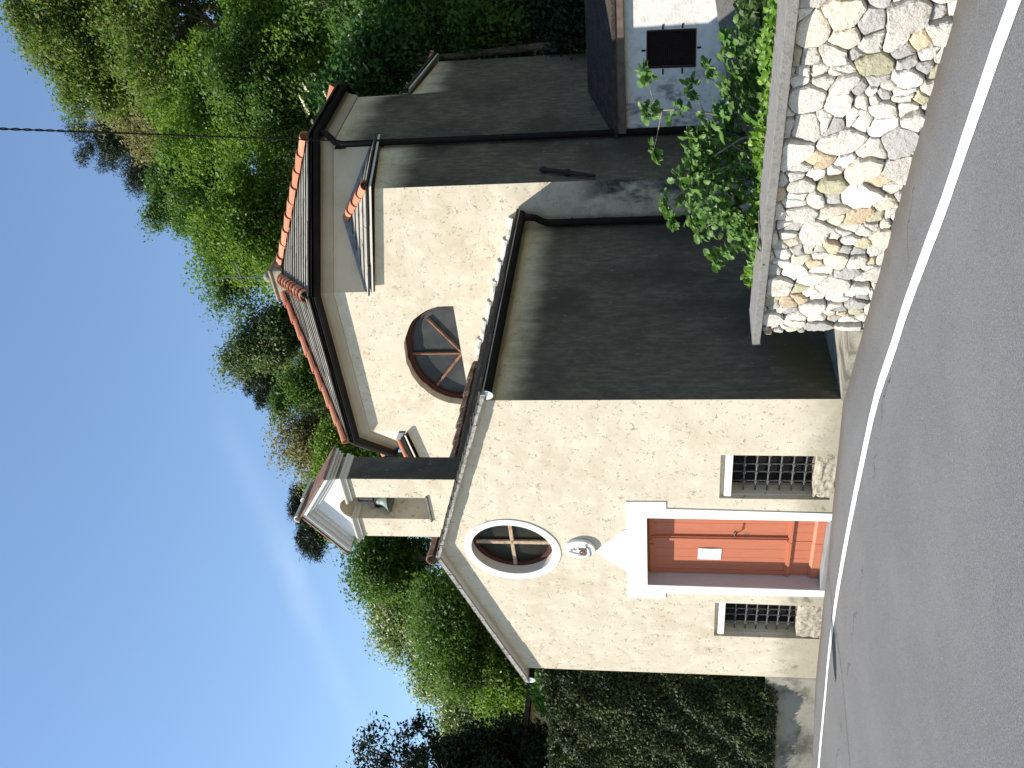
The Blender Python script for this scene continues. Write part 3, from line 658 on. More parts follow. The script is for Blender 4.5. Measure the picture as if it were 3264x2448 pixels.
# --- little hipped roofs over the corners of the square
def corner_roof(c, a, b, za, zt, zA, zB, seed):
    """c = corner of the square, a/b = where the octagon leaves the walls; slates rise from the eaves to the drum"""
    c, a, b = Vector(c), Vector(a), Vector(b); da, db = (a - c).normalized(), (b - c).normalized(); o = .11
    ce = c - da * o - db * o; ae = a - db * o; be = b - da * o; top = (a + b) / 2
    ce3, ae3, be3, tp = (Vector((p.x, p.y, z)) for p, z in ((ce, za), (ae, zA), (be, zB), (top, zt)))
    mb = MB(); mb.prism([ce3, ae3, tp], (0, 0, .03)); mb.prism([ce3, be3, tp], (0, 0, .03)); o_ = mb.obj('corner_roof', WHITE_OLD, church)
    mb = MB(); t3 = tp + Vector((0, 0, .03)); cu, au, bu = (p + Vector((0, 0, .03)) for p in (ce3, ae3, be3))
    aw = Vector((a.x, a.y, 0)).lerp(Vector((top.x, top.y, 0)), .98); 
    slates(mb, cu, au, au.lerp(t3, .98), t3, 5, .03, seed, .5, .9, .026); slates(mb, bu, cu, t3, bu.lerp(t3, .98), 5, .03, seed + 1, .5, .9, .026)
    mb.obj('roof_slates', SLATE, o_)
    mb = MB(); barrels(mb, cu + Vector((0, 0, .04)), t3 + Vector((0, 0, .06)), .085, 4, seed); mb.obj('hip_tiles', TERRA, o_)
    mb = MB(); n_ = Vector(((b - a).y, -(b - a).x, 0)).normalized(); n_ = n_ if n_.dot(Vector((c.x, c.y, 0)) - Vector((a.x, a.y, 0))) > 0 else -n_
    w0 = Vector((a.x, a.y, zA + .05)) + n_ * .012; w1 = Vector((top.x, top.y, zt + .06)) + n_ * .012; w2 = Vector((b.x, b.y, zB + .05)) + n_ * .012
    for p, q in ((w0, w1), (w1, w2)): mb.prism([p, q, q + Vector((0, 0, .10)), p + Vector((0, 0, .10))], n_ * .02)
    mb.obj('lead_flashing', LEAD, o_); return o_
ZC = 6.16
corner_roof((XS, YF), (-1.16, YF), (XS, 5.5), 6.045, 6.74, 6.385, 6.27, 50)
corner_roof((-5.94, YF), (-5.94, 5.5), (-4.14, YF), 6.045, 6.74, 6.27, 6.385, 54)
corner_roof((XS, YB), (XS, 7.22), (-1.16, YB), 5.88, 6.40, 6.12, 6.12, 58)
# --- iron tie-bar key on the flank
mb = MB(); p0, p1 = Vector((XS + .05, 4.24, 3.60)), Vector((XS + .05, 3.99, 2.85)); mid = p0.lerp(p1, .47)
mb.tube([p0 + (p0 - p1).normalized() * .05, p0, p0.lerp(p1, .06), mid, p1], [.03, .05, .034, .034, .026], 8); mb.lathe([(0, -.05), (.045, -.04), (.052, 0), (.045, .04), (0, .05)], mid, 10); mb.tube([mid, mid - Vector((.08, 0, 0))], .02, 6)
mb.obj('wall_anchor', IRON, church)

# --- belfry
BX0, BX1, BY0, BY1, BZ0 = -2.44, -1.355, .05, .45, 4.45
bo = [(-2.094, 4.95), (-1.692, 4.95), (-1.692, 5.93)] + [(-1.893 + .201 * cos(pi * i / 16), 5.93 + .201 * sin(pi * i / 16)) for i in range(1, 16)] + [(-2.094, 5.93)]
BA = (-1.8975, 6.52); BE = 6.16
bout = [(BX0, BZ0), (BX1, BZ0), (BX1, BE), BA, (BX0, BE)]
bel = holes_face('belfry', bout, [(bo, BY1 - BY0)], lambda x, z: (x, BY0, z), PL, church, (0, 1, 0))
mb = MB(); mb.add([(x, y, z) for x, z in bout for y in (BY0, BY1)], []); n = 5
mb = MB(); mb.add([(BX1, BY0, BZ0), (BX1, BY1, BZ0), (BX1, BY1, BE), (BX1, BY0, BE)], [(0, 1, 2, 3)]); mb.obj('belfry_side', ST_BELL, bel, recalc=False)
mb = MB(); mb.add([(BX0, BY0, BZ0), (BX0, BY1, BZ0), (BX0, BY1, BE), (BX0, BY0, BE)], [(0, 1, 2, 3)]); mb.obj('belfry_side', PL, bel, recalc=False)
holes_face('belfry_back', bout, [(bo, 0)], lambda x, z: (x, BY1, z), PL, bel, (0, 1, 0))
# white gable field above the imposts
ar = [(-1.893 + .201 * cos(pi * i / 16), 5.995 + .0 + max(.0, .201 * sin(pi * i / 16) - .065)) for i in range(0, 17)]
gf = [(BX1 - .001, 5.995), (BX1 - .001, BE), BA, (BX0 + .001, BE), (BX0 + .001, 5.995)] + [(-1.893 + .201 * cos(pi - a), 5.93 + .201 * sin(pi - a)) for a in [.33 + (pi - .66) * i / 16 for i in range(17)]]
mb = MB(); mb.prism([(x, BY0 - .012, z) for x, z in gf], (0, .0115, 0)); mb.obj('gable_field', WHITE, bel)
imp = [(0.0, -.065), (.03, -.065), (.035, -.03), (.06, -.01), (.065, .0), (.065, .02), (.0, .045)]
mb = MB(); zi = 5.985
mb.sweep([(-2.094, BY0 + .25, zi), (-2.094, BY0, zi), (BX0, BY0, zi), (BX0, BY1, zi)][::-1], imp, False, True); mb.obj('impost_moulding', WHITE_OLD, bel); mb = MB()
mb.sweep([(BX1, BY1, zi), (BX1, BY0, zi), (-1.692, BY0, zi), (-1.692, BY0 + .25, zi)][::-1], imp, False, True); mb.obj('impost_moulding', WHITE_OLD, bel)
# raking cornice in two steps and the slate covers
mb = MB()
for dep, th, off in ((.05, .05, -.07), (.10, .05, -.02), (.155, .06, .03)):
    for sg in (1, -1):
        ex = (BX1 - BX0) / 2 + dep * .85; sl = (BA[1] - BE) / ((BX1 - BX0) / 2); ax_ = BA[0]
        z0 = BA[1] + off; p = [(ax_, z0), (ax_ + sg * ex, z0 - sl * ex), (ax_ + sg * ex, z0 - sl * ex + th), (ax_, z0 + th)]
        mb.prism([(x, BY0 - dep, z) for x, z in p], (0, BY1 - BY0 + dep + .03, 0))
mb.obj('raking_cornice', make_white('pale_grey_cornice', (.70, .68, .64)), bel, bevel=.008)
mb = MB(); sl = (BA[1] - BE) / ((BX1 - BX0) / 2)
for sg in (1, -1):
    ex = (BX1 - BX0) / 2 + .17; z0 = BA[1] + .092; mb.prism([(BA[0], BY0 - .175, z0), (BA[0] + sg * ex, BY0 - .175, z0 - sl * ex), (BA[0] + sg * ex, BY0 - .175, z0 - sl * ex + .022), (BA[0], BY0 - .175, z0 + .022)], (0, BY1 - BY0 + .22, 0))
rf = mb.obj('belfry_roof', make_simple('reddish_roof_slab', (.24, .11, .075), (.30, .25, .22), .9, .1, 8, .4), bel)
mb = MB(); barrels(mb, (BA[0], BY0 - .19, BA[1] + .115), (BA[0], BY1 + .05, BA[1] + .115), .06, 2, 3); mb.obj('belfry_ridge_tile', WHITE_OLD, bel)
MB().box(-2.13, -1.66, BY0 - .025, BY0 + .10, 4.925, 4.95).obj('belfry_sill', make_simple('grey_slate_sill', (.16, .15, .14), (.10, .095, .09), .8, .3, 6, .2), bel, bevel=.004)
# --- the bell hangs in it
bell = thing('bell', 'green bronze bell hanging under a wooden headstock in the belfry arch', 'bell', (-1.89, .26, 5.53))
bc = (-1.925, .27, 5.51); bp = [(.0, .205), (.05, .205), (.085, .195), (.098, .17), (.103, .13), (.115, .085), (.14, .045), (.178, .012), (.19, .0), (.188, -.012), (.165, -.004), (.125, .04), (.09, .09), (.08, .17), (.0, .18)]
MB().lathe(bp, bc, 28).obj('bell_body', BRONZE, bell, smooth=True)
HEAD = make_simple('pinkish_worn_timber', (.30, .20, .17), (.42, .38, .35), .8, .2, 14, .3)
mb = MB(); bx, by, bz = bc
mb.box(bx - .20, bx + .25, by - .05, by + .05, bz + .225, bz + .285); mb.box(bx - .085, bx + .085, by - .045, by + .045, bz + .2852, bz + .36); mb.box(bx - .05, bx + .05, by - .04, by + .04, bz + .3602, bz + .42)
mb.obj('headstock', HEAD, bell, bevel=.008)
mb = MB(); mb.box(bx - .03, bx - .01, by - .056, by + .056, bz + .19, bz + .44); mb.box(bx + .05, bx + .07, by - .056, by + .056, bz + .19, bz + .44); mb.tube([(-2.094, by, bz + .255), (-1.692, by, bz + .255)], .014, 8); mb.obj('iron_strap', IRON_G, bell)
mb = MB(); mb.tube([(bx - .14, by + .02, bz + .21), (bx - .16, by + .02, bz + .12)], .012, 6); mb.lathe([(0, -.06), (.045, -.045), (.06, 0), (.045, .045), (0, .06)], (bx - .17, by + .03, bz + .19), 12); mb.obj('clapper', IRON, bell)
# --- paper notice on the door
mb = MB(); nn = 6; vs = []
for j in range(nn + 1):
    for i in range(nn + 1):
        u_, v_ = i / nn, j / nn; vs.append((-2.966 + .218 * u_, .2015 - .004 - .006 * sin(pi * v_) * u_ ** 3, 1.196 + .299 * v_ - .003 * u_))
mb.add(vs, [(j * 7 + i, j * 7 + i + 1, (j + 1) * 7 + i + 1, (j + 1) * 7 + i) for j in range(nn) for i in range(nn)])
notice = thing('notice', 'white sheet of paper pinned to the left leaf of the orange door', 'notice', (-2.857, .2, 1.2))
mb.obj('paper_sheet', PAPER, notice, smooth=True, recalc=False)
PRN = make_simple('faint_grey_print', (.62, .62, .62), (.66, .66, .66), .9, .1, 4, 0)
for u_, v_, l_ in ((.30, .72, .10), (.36, .42, .09), (.33, .36, .07), (.2, .30, .10)): MB().box(-2.966 + .218 * u_ + .03, -2.966 + .218 * u_ + .03 + l_, .1865, .1872, 1.196 + .299 * v_, 1.196 + .299 * v_ + .005).obj('printed_line', PRN, notice)
for u_, v_ in ((.06, .95), (.94, .95), (.06, .05)):
    mb = MB(); mb.lathe([(0, 0), (.005, 0), (.003, .004), (0, .005)], (0, 0, 0), 8); mb.v = [(x - 2.966 + .218 * u_, .1945 - z, y + 1.196 + .299 * v_) for x, y, z in mb.v]; mb.obj('drawing_pin', IRON_G, notice)

# ================================================================== LOW OUTBUILDING against the flank
ann = thing('outbuilding', 'low white outbuilding with a dark lean-to roof against the church flank', 'outbuilding', (2.4, 5.3, .5))
AY = 5.30
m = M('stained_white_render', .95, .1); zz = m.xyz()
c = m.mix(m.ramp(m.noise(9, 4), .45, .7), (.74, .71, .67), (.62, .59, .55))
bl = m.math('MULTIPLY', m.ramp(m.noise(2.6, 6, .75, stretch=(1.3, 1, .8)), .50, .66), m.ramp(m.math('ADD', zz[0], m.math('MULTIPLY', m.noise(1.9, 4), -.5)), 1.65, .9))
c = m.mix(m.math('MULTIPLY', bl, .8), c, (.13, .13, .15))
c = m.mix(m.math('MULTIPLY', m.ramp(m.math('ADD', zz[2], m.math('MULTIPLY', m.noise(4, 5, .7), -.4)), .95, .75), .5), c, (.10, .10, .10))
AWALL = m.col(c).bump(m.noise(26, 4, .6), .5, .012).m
awin = [(1.645, 1.44), (2.195, 1.44), (2.205, 2.125), (1.66, 2.135)]
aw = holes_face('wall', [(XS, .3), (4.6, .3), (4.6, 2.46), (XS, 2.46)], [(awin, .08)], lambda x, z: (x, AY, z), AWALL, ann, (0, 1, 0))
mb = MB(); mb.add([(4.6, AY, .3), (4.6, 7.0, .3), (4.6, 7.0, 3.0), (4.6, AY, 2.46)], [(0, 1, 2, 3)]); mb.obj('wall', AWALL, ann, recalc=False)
mb = MB(); mb.prism([(XS + .02, AY - .10, 2.56), (4.75, AY - .10, 2.54), (4.75, 6.95, 3.0), (XS + .02, 6.95, 3.05)], (0, 0, .05)); aroof = mb.obj('roof', LICH, ann)
MB().box(XS + .075, 4.74, AY - .085, AY - .055, 2.44, 2.5585).obj('fascia', COPPERB, aroof)
MB().box(XS + .05, 4.7, AY - .0545, AY - .003, 2.47, 2.54).obj('soffit', COPPERB, aroof)
wn_ = MB(); wn_.add([(x, AY + .07, z) for x, z in awin], [(0, 1, 2, 3)]); awo = wn_.obj('window', DARK, ann, recalc=False)
mb = MB(); ring(mb, awin, [(1.665, 1.46), (2.175, 1.46), (2.185, 2.105), (1.68, 2.115)], lambda x, z: (x, AY - .012, z), (0, .025, 0))
for xx in (1.79, 2.02): pass
for zz_ in (1.63, 1.90): mb.box(1.56, 1.64, AY - .010, AY - .002, zz_ - .012, zz_ + .012); mb.box(2.21, 2.27, AY - .010, AY - .002, zz_ - .012, zz_ + .012)
mb.box(1.91, 1.935, AY - .010, AY - .002, 2.14, 2.2); mb.box(1.91, 1.935, AY - .010, AY - .002, 1.37, 1.43)
mb.obj('window_frame', RUSTG, awo)
mb = MB()
for k in range(1, 19): mb.box(1.66 + .0277 * k, 1.663 + .0277 * k, AY + .002, AY + .005, 1.45, 2.12)
for k in range(1, 24): mb.box(1.66, 2.19, AY - .002, AY + .001, 1.45 + .0285 * k, 1.453 + .0285 * k)
mb.obj('wire_mesh', RUSTG, awo)
# concrete edging that climbs along its foot
mb = MB(); mb.prism([(.72, AY - .20, .3), (3.9, AY - .20, .3), (3.9, AY - .20, 1.37), (2.56, AY - .20, 1.20), (.84, AY - .20, .90), (.72, AY - .20, .88)], (0, .19, 0))
tag(mb.obj('concrete_edging', CONC, bevel=.01), 'sloping concrete edging at the foot of the white outbuilding', 'edging')

# ================================================================== RUBBLE WALL along the road
WA, WD = Vector((1.33, -.55, 0)), Vector((3.655, -1.578, 0)).normalized(); WN = Vector((WD.y, -WD.x, 0))   # WN points to the road
if WN.y > 0: WN = -WN
WL = 7.6
def wbase(s): return .04 * (WA.x + WD.x * s)
def wtop(s): return 1.005 + .033 * s
def wp(s, d, z): return WA + WD * s + WN * d + Vector((0, 0, z))
swall = thing('rubble_wall', 'granite rubble wall with a concrete coping rising from the road edge', 'wall', tuple(wp(3, -.15, .1)))
def power_cells(W, H, seed):
    R = random.Random(seed); pts = []
    def ok(x, y, r): return all((x - a) ** 2 + (y - b) ** 2 > ((r + c) * .93) ** 2 for a, b, c in pts)
    for rmin, rmax, tries in ((.135, .19, 70), (.092, .125, 240), (.06, .08, 900), (.038, .05, 2200), (.024, .032, 900)):
        for _ in range(tries):
            x, y, r = R.uniform(-.1, W + .1), R.uniform(-.1, H + .1), R.uniform(rmin, rmax)
            if ok(x, y, r): pts.append((x, y, r))
    pts = [(x, y, r * .66) for x, y, r in pts]
    P = np.array(pts); cells = []
    for i, (x, y, r) in enumerate(pts):
        poly = [(0, 0), (W, 0), (W, H), (0, H)]
        d = np.hypot(P[:, 0] - x, P[:, 1] - y)
        for j in np.argsort(d)[1:40]:
            if d[j] > .75: break
            a, b, c = pts[j]; nx, ny = a - x, b - y; k = (a * a + b * b - c * c - x * x - y * y + r * r) / 2
            new = []
            for q in range(len(poly)):
                p0, p1 = poly[q], poly[(q + 1) % len(poly)]; f0, f1 = p0[0] * nx + p0[1] * ny - k, p1[0] * nx + p1[1] * ny - k
                if f0 <= 0: new.append(p0)
                if (f0 <= 0) != (f1 <= 0):
                    t = f0 / (f0 - f1); new.append((p0[0] + (p1[0] - p0[0]) * t, p0[1] + (p1[1] - p0[1]) * t))
            poly = new
            if len(poly) < 3: break
        if len(poly) >= 3: cells.append((poly, r))
    return cells
def build_stones():
    R = random.Random(12); V, Fc, tints = [], [], []
    SK = .22                                              # shear, so that joints do not run level
    from mathutils import noise as mn
    def warp(q):
        v = mn.noise_vector(Vector((q.x * 2.3, q.y * 2.3, 1.7))); u_ = mn.noise_vector(Vector((q.x * 9, q.y * 9, 5.1)))
        return Vector((q.x + v.x * .075 + u_.x * .016, min(1.0, max(0, q.y + (v.y * .06 + u_.y * .016) * min(1, 6 * q.y, 6 * (1 - q.y))))))
    for poly, r in power_cells(WL, 1.0, 7):
        pts = [Vector(p) for p in poly]
        # subdivide edges, shrink for the joint, chip the corners
        pp = []
        for i in range(len(pts)):
            a, b = pts[i], pts[(i + 1) % len(pts)]; L_ = (b - a).length
            n = max(1, int(L_ / .03))
            pp += [a.lerp(b, k / n) for k in range(n)]
        if len(pp) < 3: continue
        pp = [warp(q) for q in pp]
        for _ in range(1):
            pp = [(pp[i - 1] + pp[i] * 5 + pp[(i + 1) % len(pp)]) / 7 for i in range(len(pp))]
        c = sum(pp, Vector((0, 0))) / len(pp); area = abs(sum(pp[i - 1].x * pp[i].y - pp[i].x * pp[i - 1].y for i in range(len(pp)))) / 2
        if area < .0004: continue
        g = R.uniform(.0025, .0055)
        def ins(q, d): 
            v = q - c; L_ = max(v.length, 1e-4); return c + v * max(.05, 1 - d / L_)
        o0 = [ins(q, g) + Vector((R.uniform(-1, 1), R.uniform(-1, 1))) * .003 for q in pp]
        dep = R.uniform(-.014, .018) if r > .045 else R.uniform(-.028, -.006); tilt = Vector((R.uniform(-.09, .09), R.uniform(-.09, .09)))
        col = R.random(); b_ = R.uniform(.95, 1.28)
        base = (.54, .505, .445) if col < .42 else (.46, .425, .375) if col < .60 else (.34, .32, .295) if col < .72 else (.54, .475, .375) if col < .86 else (.48, .37, .25) if col < .92 else (.36, .33, .22) if col < .95 else (.60, .575, .53)
        rings = [(o0, -.09), ([ins(q, .001) for q in o0], dep - .014), ([ins(q, .006 + R.uniform(0, .007)) for q in o0], dep - .001), ([c + (q - c) * .62 for q in o0], dep + .003), ([c + (q - c) * .3 for q in o0], dep + .004)]
        o = len(V); n = len(o0)
        for ri, (rg, d) in enumerate(rings):
            for q in rg:
                e = d + ((q - c).dot(tilt) + (R.uniform(-.006, .006) if ri < 3 else 0) if ri >= 1 else 0)
                s_ = q.x; h = q.y; V.append(wp(s_, e, wbase(s_) - .06 + h * (wtop(s_) - wbase(s_) + .06)))
        ce = wp(c.x, dep + .0045, wbase(c.x) - .06 + c.y * (wtop(c.x) - wbase(c.x) + .06)); V.append(ce)
        for ri in range(4): Fc += [(o + ri * n + k, o + ri * n + (k + 1) % n, o + (ri + 1) * n + (k + 1) % n, o + (ri + 1) * n + k) for k in range(n)]
        Fc += [(o + 4 * n + k, o + 4 * n + (k + 1) % n, o + 5 * n) for k in range(n)]
        tints += [(base[0] * b_, base[1] * b_, base[2] * b_, 1)] * (5 * n + 1)
    me = bpy.data.meshes.new('stonework'); me.from_pydata(V, [], Fc); me.materials.append(STONE)
    ca = me.color_attributes.new('stone_tint', 'FLOAT_COLOR', 'POINT'); ca.data.foreach_set('color', np.array(tints, np.float32).ravel())
    return link('stonework', me, swall)
build_stones()
mb = MB(); mb.hexa([wp(.03, -.045, -.3), wp(WL, -.045, -.3), wp(WL, -.33, -.3), wp(.03, -.33, -.3), wp(.03, -.045, wtop(0) - .005), wp(WL, -.045, wtop(WL) - .005), wp(WL, -.33, wtop(WL) - .005), wp(.03, -.33, wtop(0) - .005)]); mb.obj('mortar_core', MORTAR, swall)
bm = MB(); nseg = 40
R = random.Random(3); vs = []
for i in range(nseg + 1):
    s_ = -.10 + (WL + .1) * i / nseg; j = lambda: R.uniform(-.0012, .0012)
    vs += [wp(s_, .065 + j(), wtop(s_) + .002), wp(s_, .068 + j(), wtop(s_) + .074 + j()), wp(s_, -.34 + j(), wtop(s_) + .084 + j()), wp(s_, -.34, wtop(s_) + .002)]
bm.add(vs, [(i * 4 + k, i * 4 + (k + 1) % 4, i * 4 + 4 + (k + 1) % 4, i * 4 + 4 + k) for i in range(nseg) for k in range(4)] + [(0, 1, 2, 3)])
bm.obj('coping', CONC, swall, bevel=.006)
# concrete ramp slab between wall and church corner
mb = MB(); top = [(1.40, -.60), (-.0, -.03), (-.0, .02), (.01, 3.9), (1.45, 3.9), (1.45, -.3)]
zt = [.155, .02, .02, .10, .26, .16]
mb.add([(x, y, z) for (x, y), z in zip(top, zt)] + [(x, y, -.4) for x, y in top], [tuple(range(6))] + [(i, (i + 1) % 6, 6 + (i + 1) % 6, 6 + i) for i in range(6)])
tag(mb.obj('concrete_ramp', CONC_D), 'worn concrete ramp between the rubble wall end and the church corner', 'ramp')
# raised planting bed behind the wall
mb = MB(); bp_ = [wp(.05, -.34, 0), wp(WL, -.34, 0), Vector((8.5, 3, 0)), Vector((4.2, 5.09, 0)), Vector((1.5, 5.09, 0)), Vector((1.45, .2, 0))]
zb = [.93, 1.15, 1.25, 1.05, .85, .85]
mb.add([Vector((p.x, p.y, z)) for p, z in zip(bp_, zb)] + [Vector((p.x, p.y, -.3)) for p in bp_], [tuple(range(6))] + [(i, (i + 1) % 6, 6 + (i + 1) % 6, 6 + i) for i in range(6)])
structure(mb.obj('planting_bed', SOIL))

# ================================================================== GREENERY
def leaf_quads(P, Nn, Lf, Wf, rng, fold=.0):
    """diamond leaves at points P facing Nn"""
    n = len(P); r = rng.normal(size=(n, 3)); Nn = Nn / (np.linalg.norm(Nn, axis=1, keepdims=True) + 1e-9)
    U = np.cross(Nn, r); U /= (np.linalg.norm(U, axis=1, keepdims=True) + 1e-9); W = np.cross(Nn, U)
    Lf = Lf[:, None]; Wf = Wf[:, None]
    V = np.empty((n, 4, 3)); V[:, 0] = P - U * Lf * .5; V[:, 1] = P + W * Wf * .5 + Nn * Wf * fold - U * Lf * .05; V[:, 2] = P + U * Lf * .5; V[:, 3] = P - W * Wf * .5 + Nn * Wf * fold - U * Lf * .05
    return V.reshape(-1, 3), np.arange(n * 4).reshape(n, 4)
def crown_points(rng, rad, lobes, clumps, per, sig, shell=.55, spread=1.):
    rad = np.array(rad); C = []; 
    lob = []
    for _ in range(lobes):
        d = rng.normal(size=3); d /= np.linalg.norm(d); lob.append((d * rad * spread * rng.uniform(.35, .72), rng.uniform(.30, .55)))
    lob.append((np.zeros(3), .62))
    wts = np.array([s ** 2 for _, s in lob]); wts /= wts.sum()
    for k in rng.choice(len(lob), clumps, p=wts):
        c, s = lob[k]; d = rng.normal(size=3); d /= np.linalg.norm(d); C.append(c + d * rad * s * (shell + (1 - shell) * rng.random() ** .5))
    C = np.array(C); cnt = rng.poisson(per, clumps) + 2
    idx = np.repeat(np.arange(clumps), cnt); S = (sig * rng.uniform(.6, 1.3, clumps))[idx][:, None]
    off = np.clip(rng.normal(size=(len(idx), 3)), -1.55, 1.55) * S * np.array([1, 1, .7])
    return C, C[idx] + off, off / S
def tree(name, label, cat, center, rad, mat, seed, kind='broad', leaves=9000, leaf=.17, lobes=8, sig=.32, ground=None, group=None, trunk=True, thin=1.0, spread=1.0):
    rng = np.random.default_rng(seed); c = np.array(center, float); gz = hill_z(c[0], c[1]) if ground is None else ground
    if gz > c[2] - rad[2] * .3: gz = c[2] - rad[2] - .5
    root = thing(name, label, cat, (c[0], c[1], gz), group)
    vol = rad[0] * rad[1] * rad[2]; clumps = int(max(40, min(420, 26 * (rad[0] * rad[2]) * thin)))
    C, P, off = crown_points(rng, rad, lobes, clumps, leaves / clumps, sig, spread=spread)
    n = len(P)
    if kind == 'pine':
        Nn = rng.normal(size=(n, 3)); Lf = leaf * rng.uniform(1.0, 1.9, n); Wf = leaf * .16 * rng.uniform(.8, 1.3, n)
    else:
        Nn = off * .5 + rng.normal(size=(n, 3)) * .75 + np.array([-.48, -.42, .75]); Lf = leaf * rng.uniform(.7, 1.35, n); Wf = Lf * rng.uniform(.45, .62, n)
    V, Fq = leaf_quads(P + c, Nn, Lf, Wf, rng, .12)
    link('crown', np_mesh('crown', V, Fq, mat), root)
    if trunk:
        R = random.Random(seed); mb = MB(); base = Vector((c[0] + R.uniform(-.3, .3), c[1] + R.uniform(-.3, .3), gz - .3)); cc = Vector(c) - Vector((0, 0, rad[2] * .35)); tr_ = .03 * rad[2] + .05
        mid = base.lerp(cc, .5) + Vector((R.uniform(-.2, .2), R.uniform(-.2, .2), 0)); mb.tube([base, mid, cc, Vector(c) + Vector((0, 0, rad[2] * .45))], [tr_ * 1.3, tr_, tr_ * .7, tr_ * .2], 8)
        for k in R.sample(range(len(C)), min(len(C), 26)):
            e = Vector(C[k] + c); s_ = cc.lerp(Vector(c) + Vector((0, 0, rad[2] * .3)), R.random()); m_ = s_.lerp(e, .5) + Vector((R.uniform(-.15, .15), R.uniform(-.15, .15), -.1 * rad[2] * R.random()))
            mb.tube([s_, m_, e], [tr_ * .38, tr_ * .22, .008], 5, False)
        mb.obj('trunk', BARK, root, recalc=False)
    return root
G_OAK = make_leaf('oak_leaf', (0.071, 0.136, 0.021), (0.159, 0.230, 0.040), (0.283, 0.271, 0.100), .12) # (0.043, 0.109, 0.017), (0.109, 0.196, 0.032), (0.232, 0.217, 0.080), .10)
G_OAKT = make_leaf('flowering_oak_leaf', (0.102, 0.132, 0.036), (0.240, 0.228, 0.102), (0.324, 0.264, 0.144), .35)
G_BRI = make_leaf('bright_spring_leaf', (0.073, 0.159, 0.017), (0.177, 0.289, 0.035), (0.236, 0.342, 0.053), .10) # (0.041, 0.128, 0.014), (0.115, 0.250, 0.024), (0.162, 0.297, 0.041), .08)
G_MID = make_leaf('mid_green_leaf', (0.053, 0.118, 0.021), (0.124, 0.212, 0.040)) # (0.033, 0.090, 0.021), (0.083, 0.173, 0.038))
G_BLUE = make_leaf('blue_green_leaf', (0.071, 0.124, 0.047), (0.147, 0.206, 0.077), (0.260, 0.260, 0.130), .12) # (0.047, 0.095, 0.043), (0.108, 0.169, 0.074), (0.203, 0.230, 0.108), .12)
G_PINE = make_leaf('dark_pine_needle', (.014, .028, .014), (.035, .055, .024), None, trans=.1)
G_CED = make_leaf('dark_cypress_spray', (.009, .020, .009), (.024, .042, .016), None, trans=.12)
G_ACA = make_leaf('flowering_acacia_leaf', (0.100, 0.171, 0.047), (0.189, 0.266, 0.088), (0.649, 0.649, 0.472), .20) # (0.072, 0.138, 0.041), (0.145, 0.225, 0.072), (0.725, 0.725, 0.522), .16)
G_OLI = make_leaf('grey_olive_leaf', (0.088, 0.119, 0.062), (0.188, 0.206, 0.119), None)
G_HED = make_leaf('clipped_hedge_leaf', (0.019, 0.035, 0.011), (0.049, 0.070, 0.019), (0.115, 0.135, 0.034), .12, trans=.15, rough=.6)  # leaf colour set dark, standing in for the shade on the hedge
G_ELD = make_leaf('elder_leaf', (0.039, 0.107, 0.025), (0.092, 0.192, 0.046), None)
G_IVY = make_leaf('bright_ivy_leaf', (.075, .17, .015), (.16, .29, .030), (.23, .34, .06), .15, trans=.4, rough=.38, scale=4)
G_FIG = make_leaf('fig_leaf', (.070, .155, .032), (.135, .235, .055), None, trans=.3, rough=.45, scale=5)
G_UND = make_leaf('shady_undergrowth_leaf', (.020, .046, .010), (.055, .10, .020), (.10, .11, .05), .06, trans=.25)  # leaf colour kept dark to stand in for shade in the hollow
FLW = make_simple('cream_flower', (.62, .60, .42), (.52, .52, .34), .9, .1, 30, 0)
HB = 'trees on the wooded hillside'
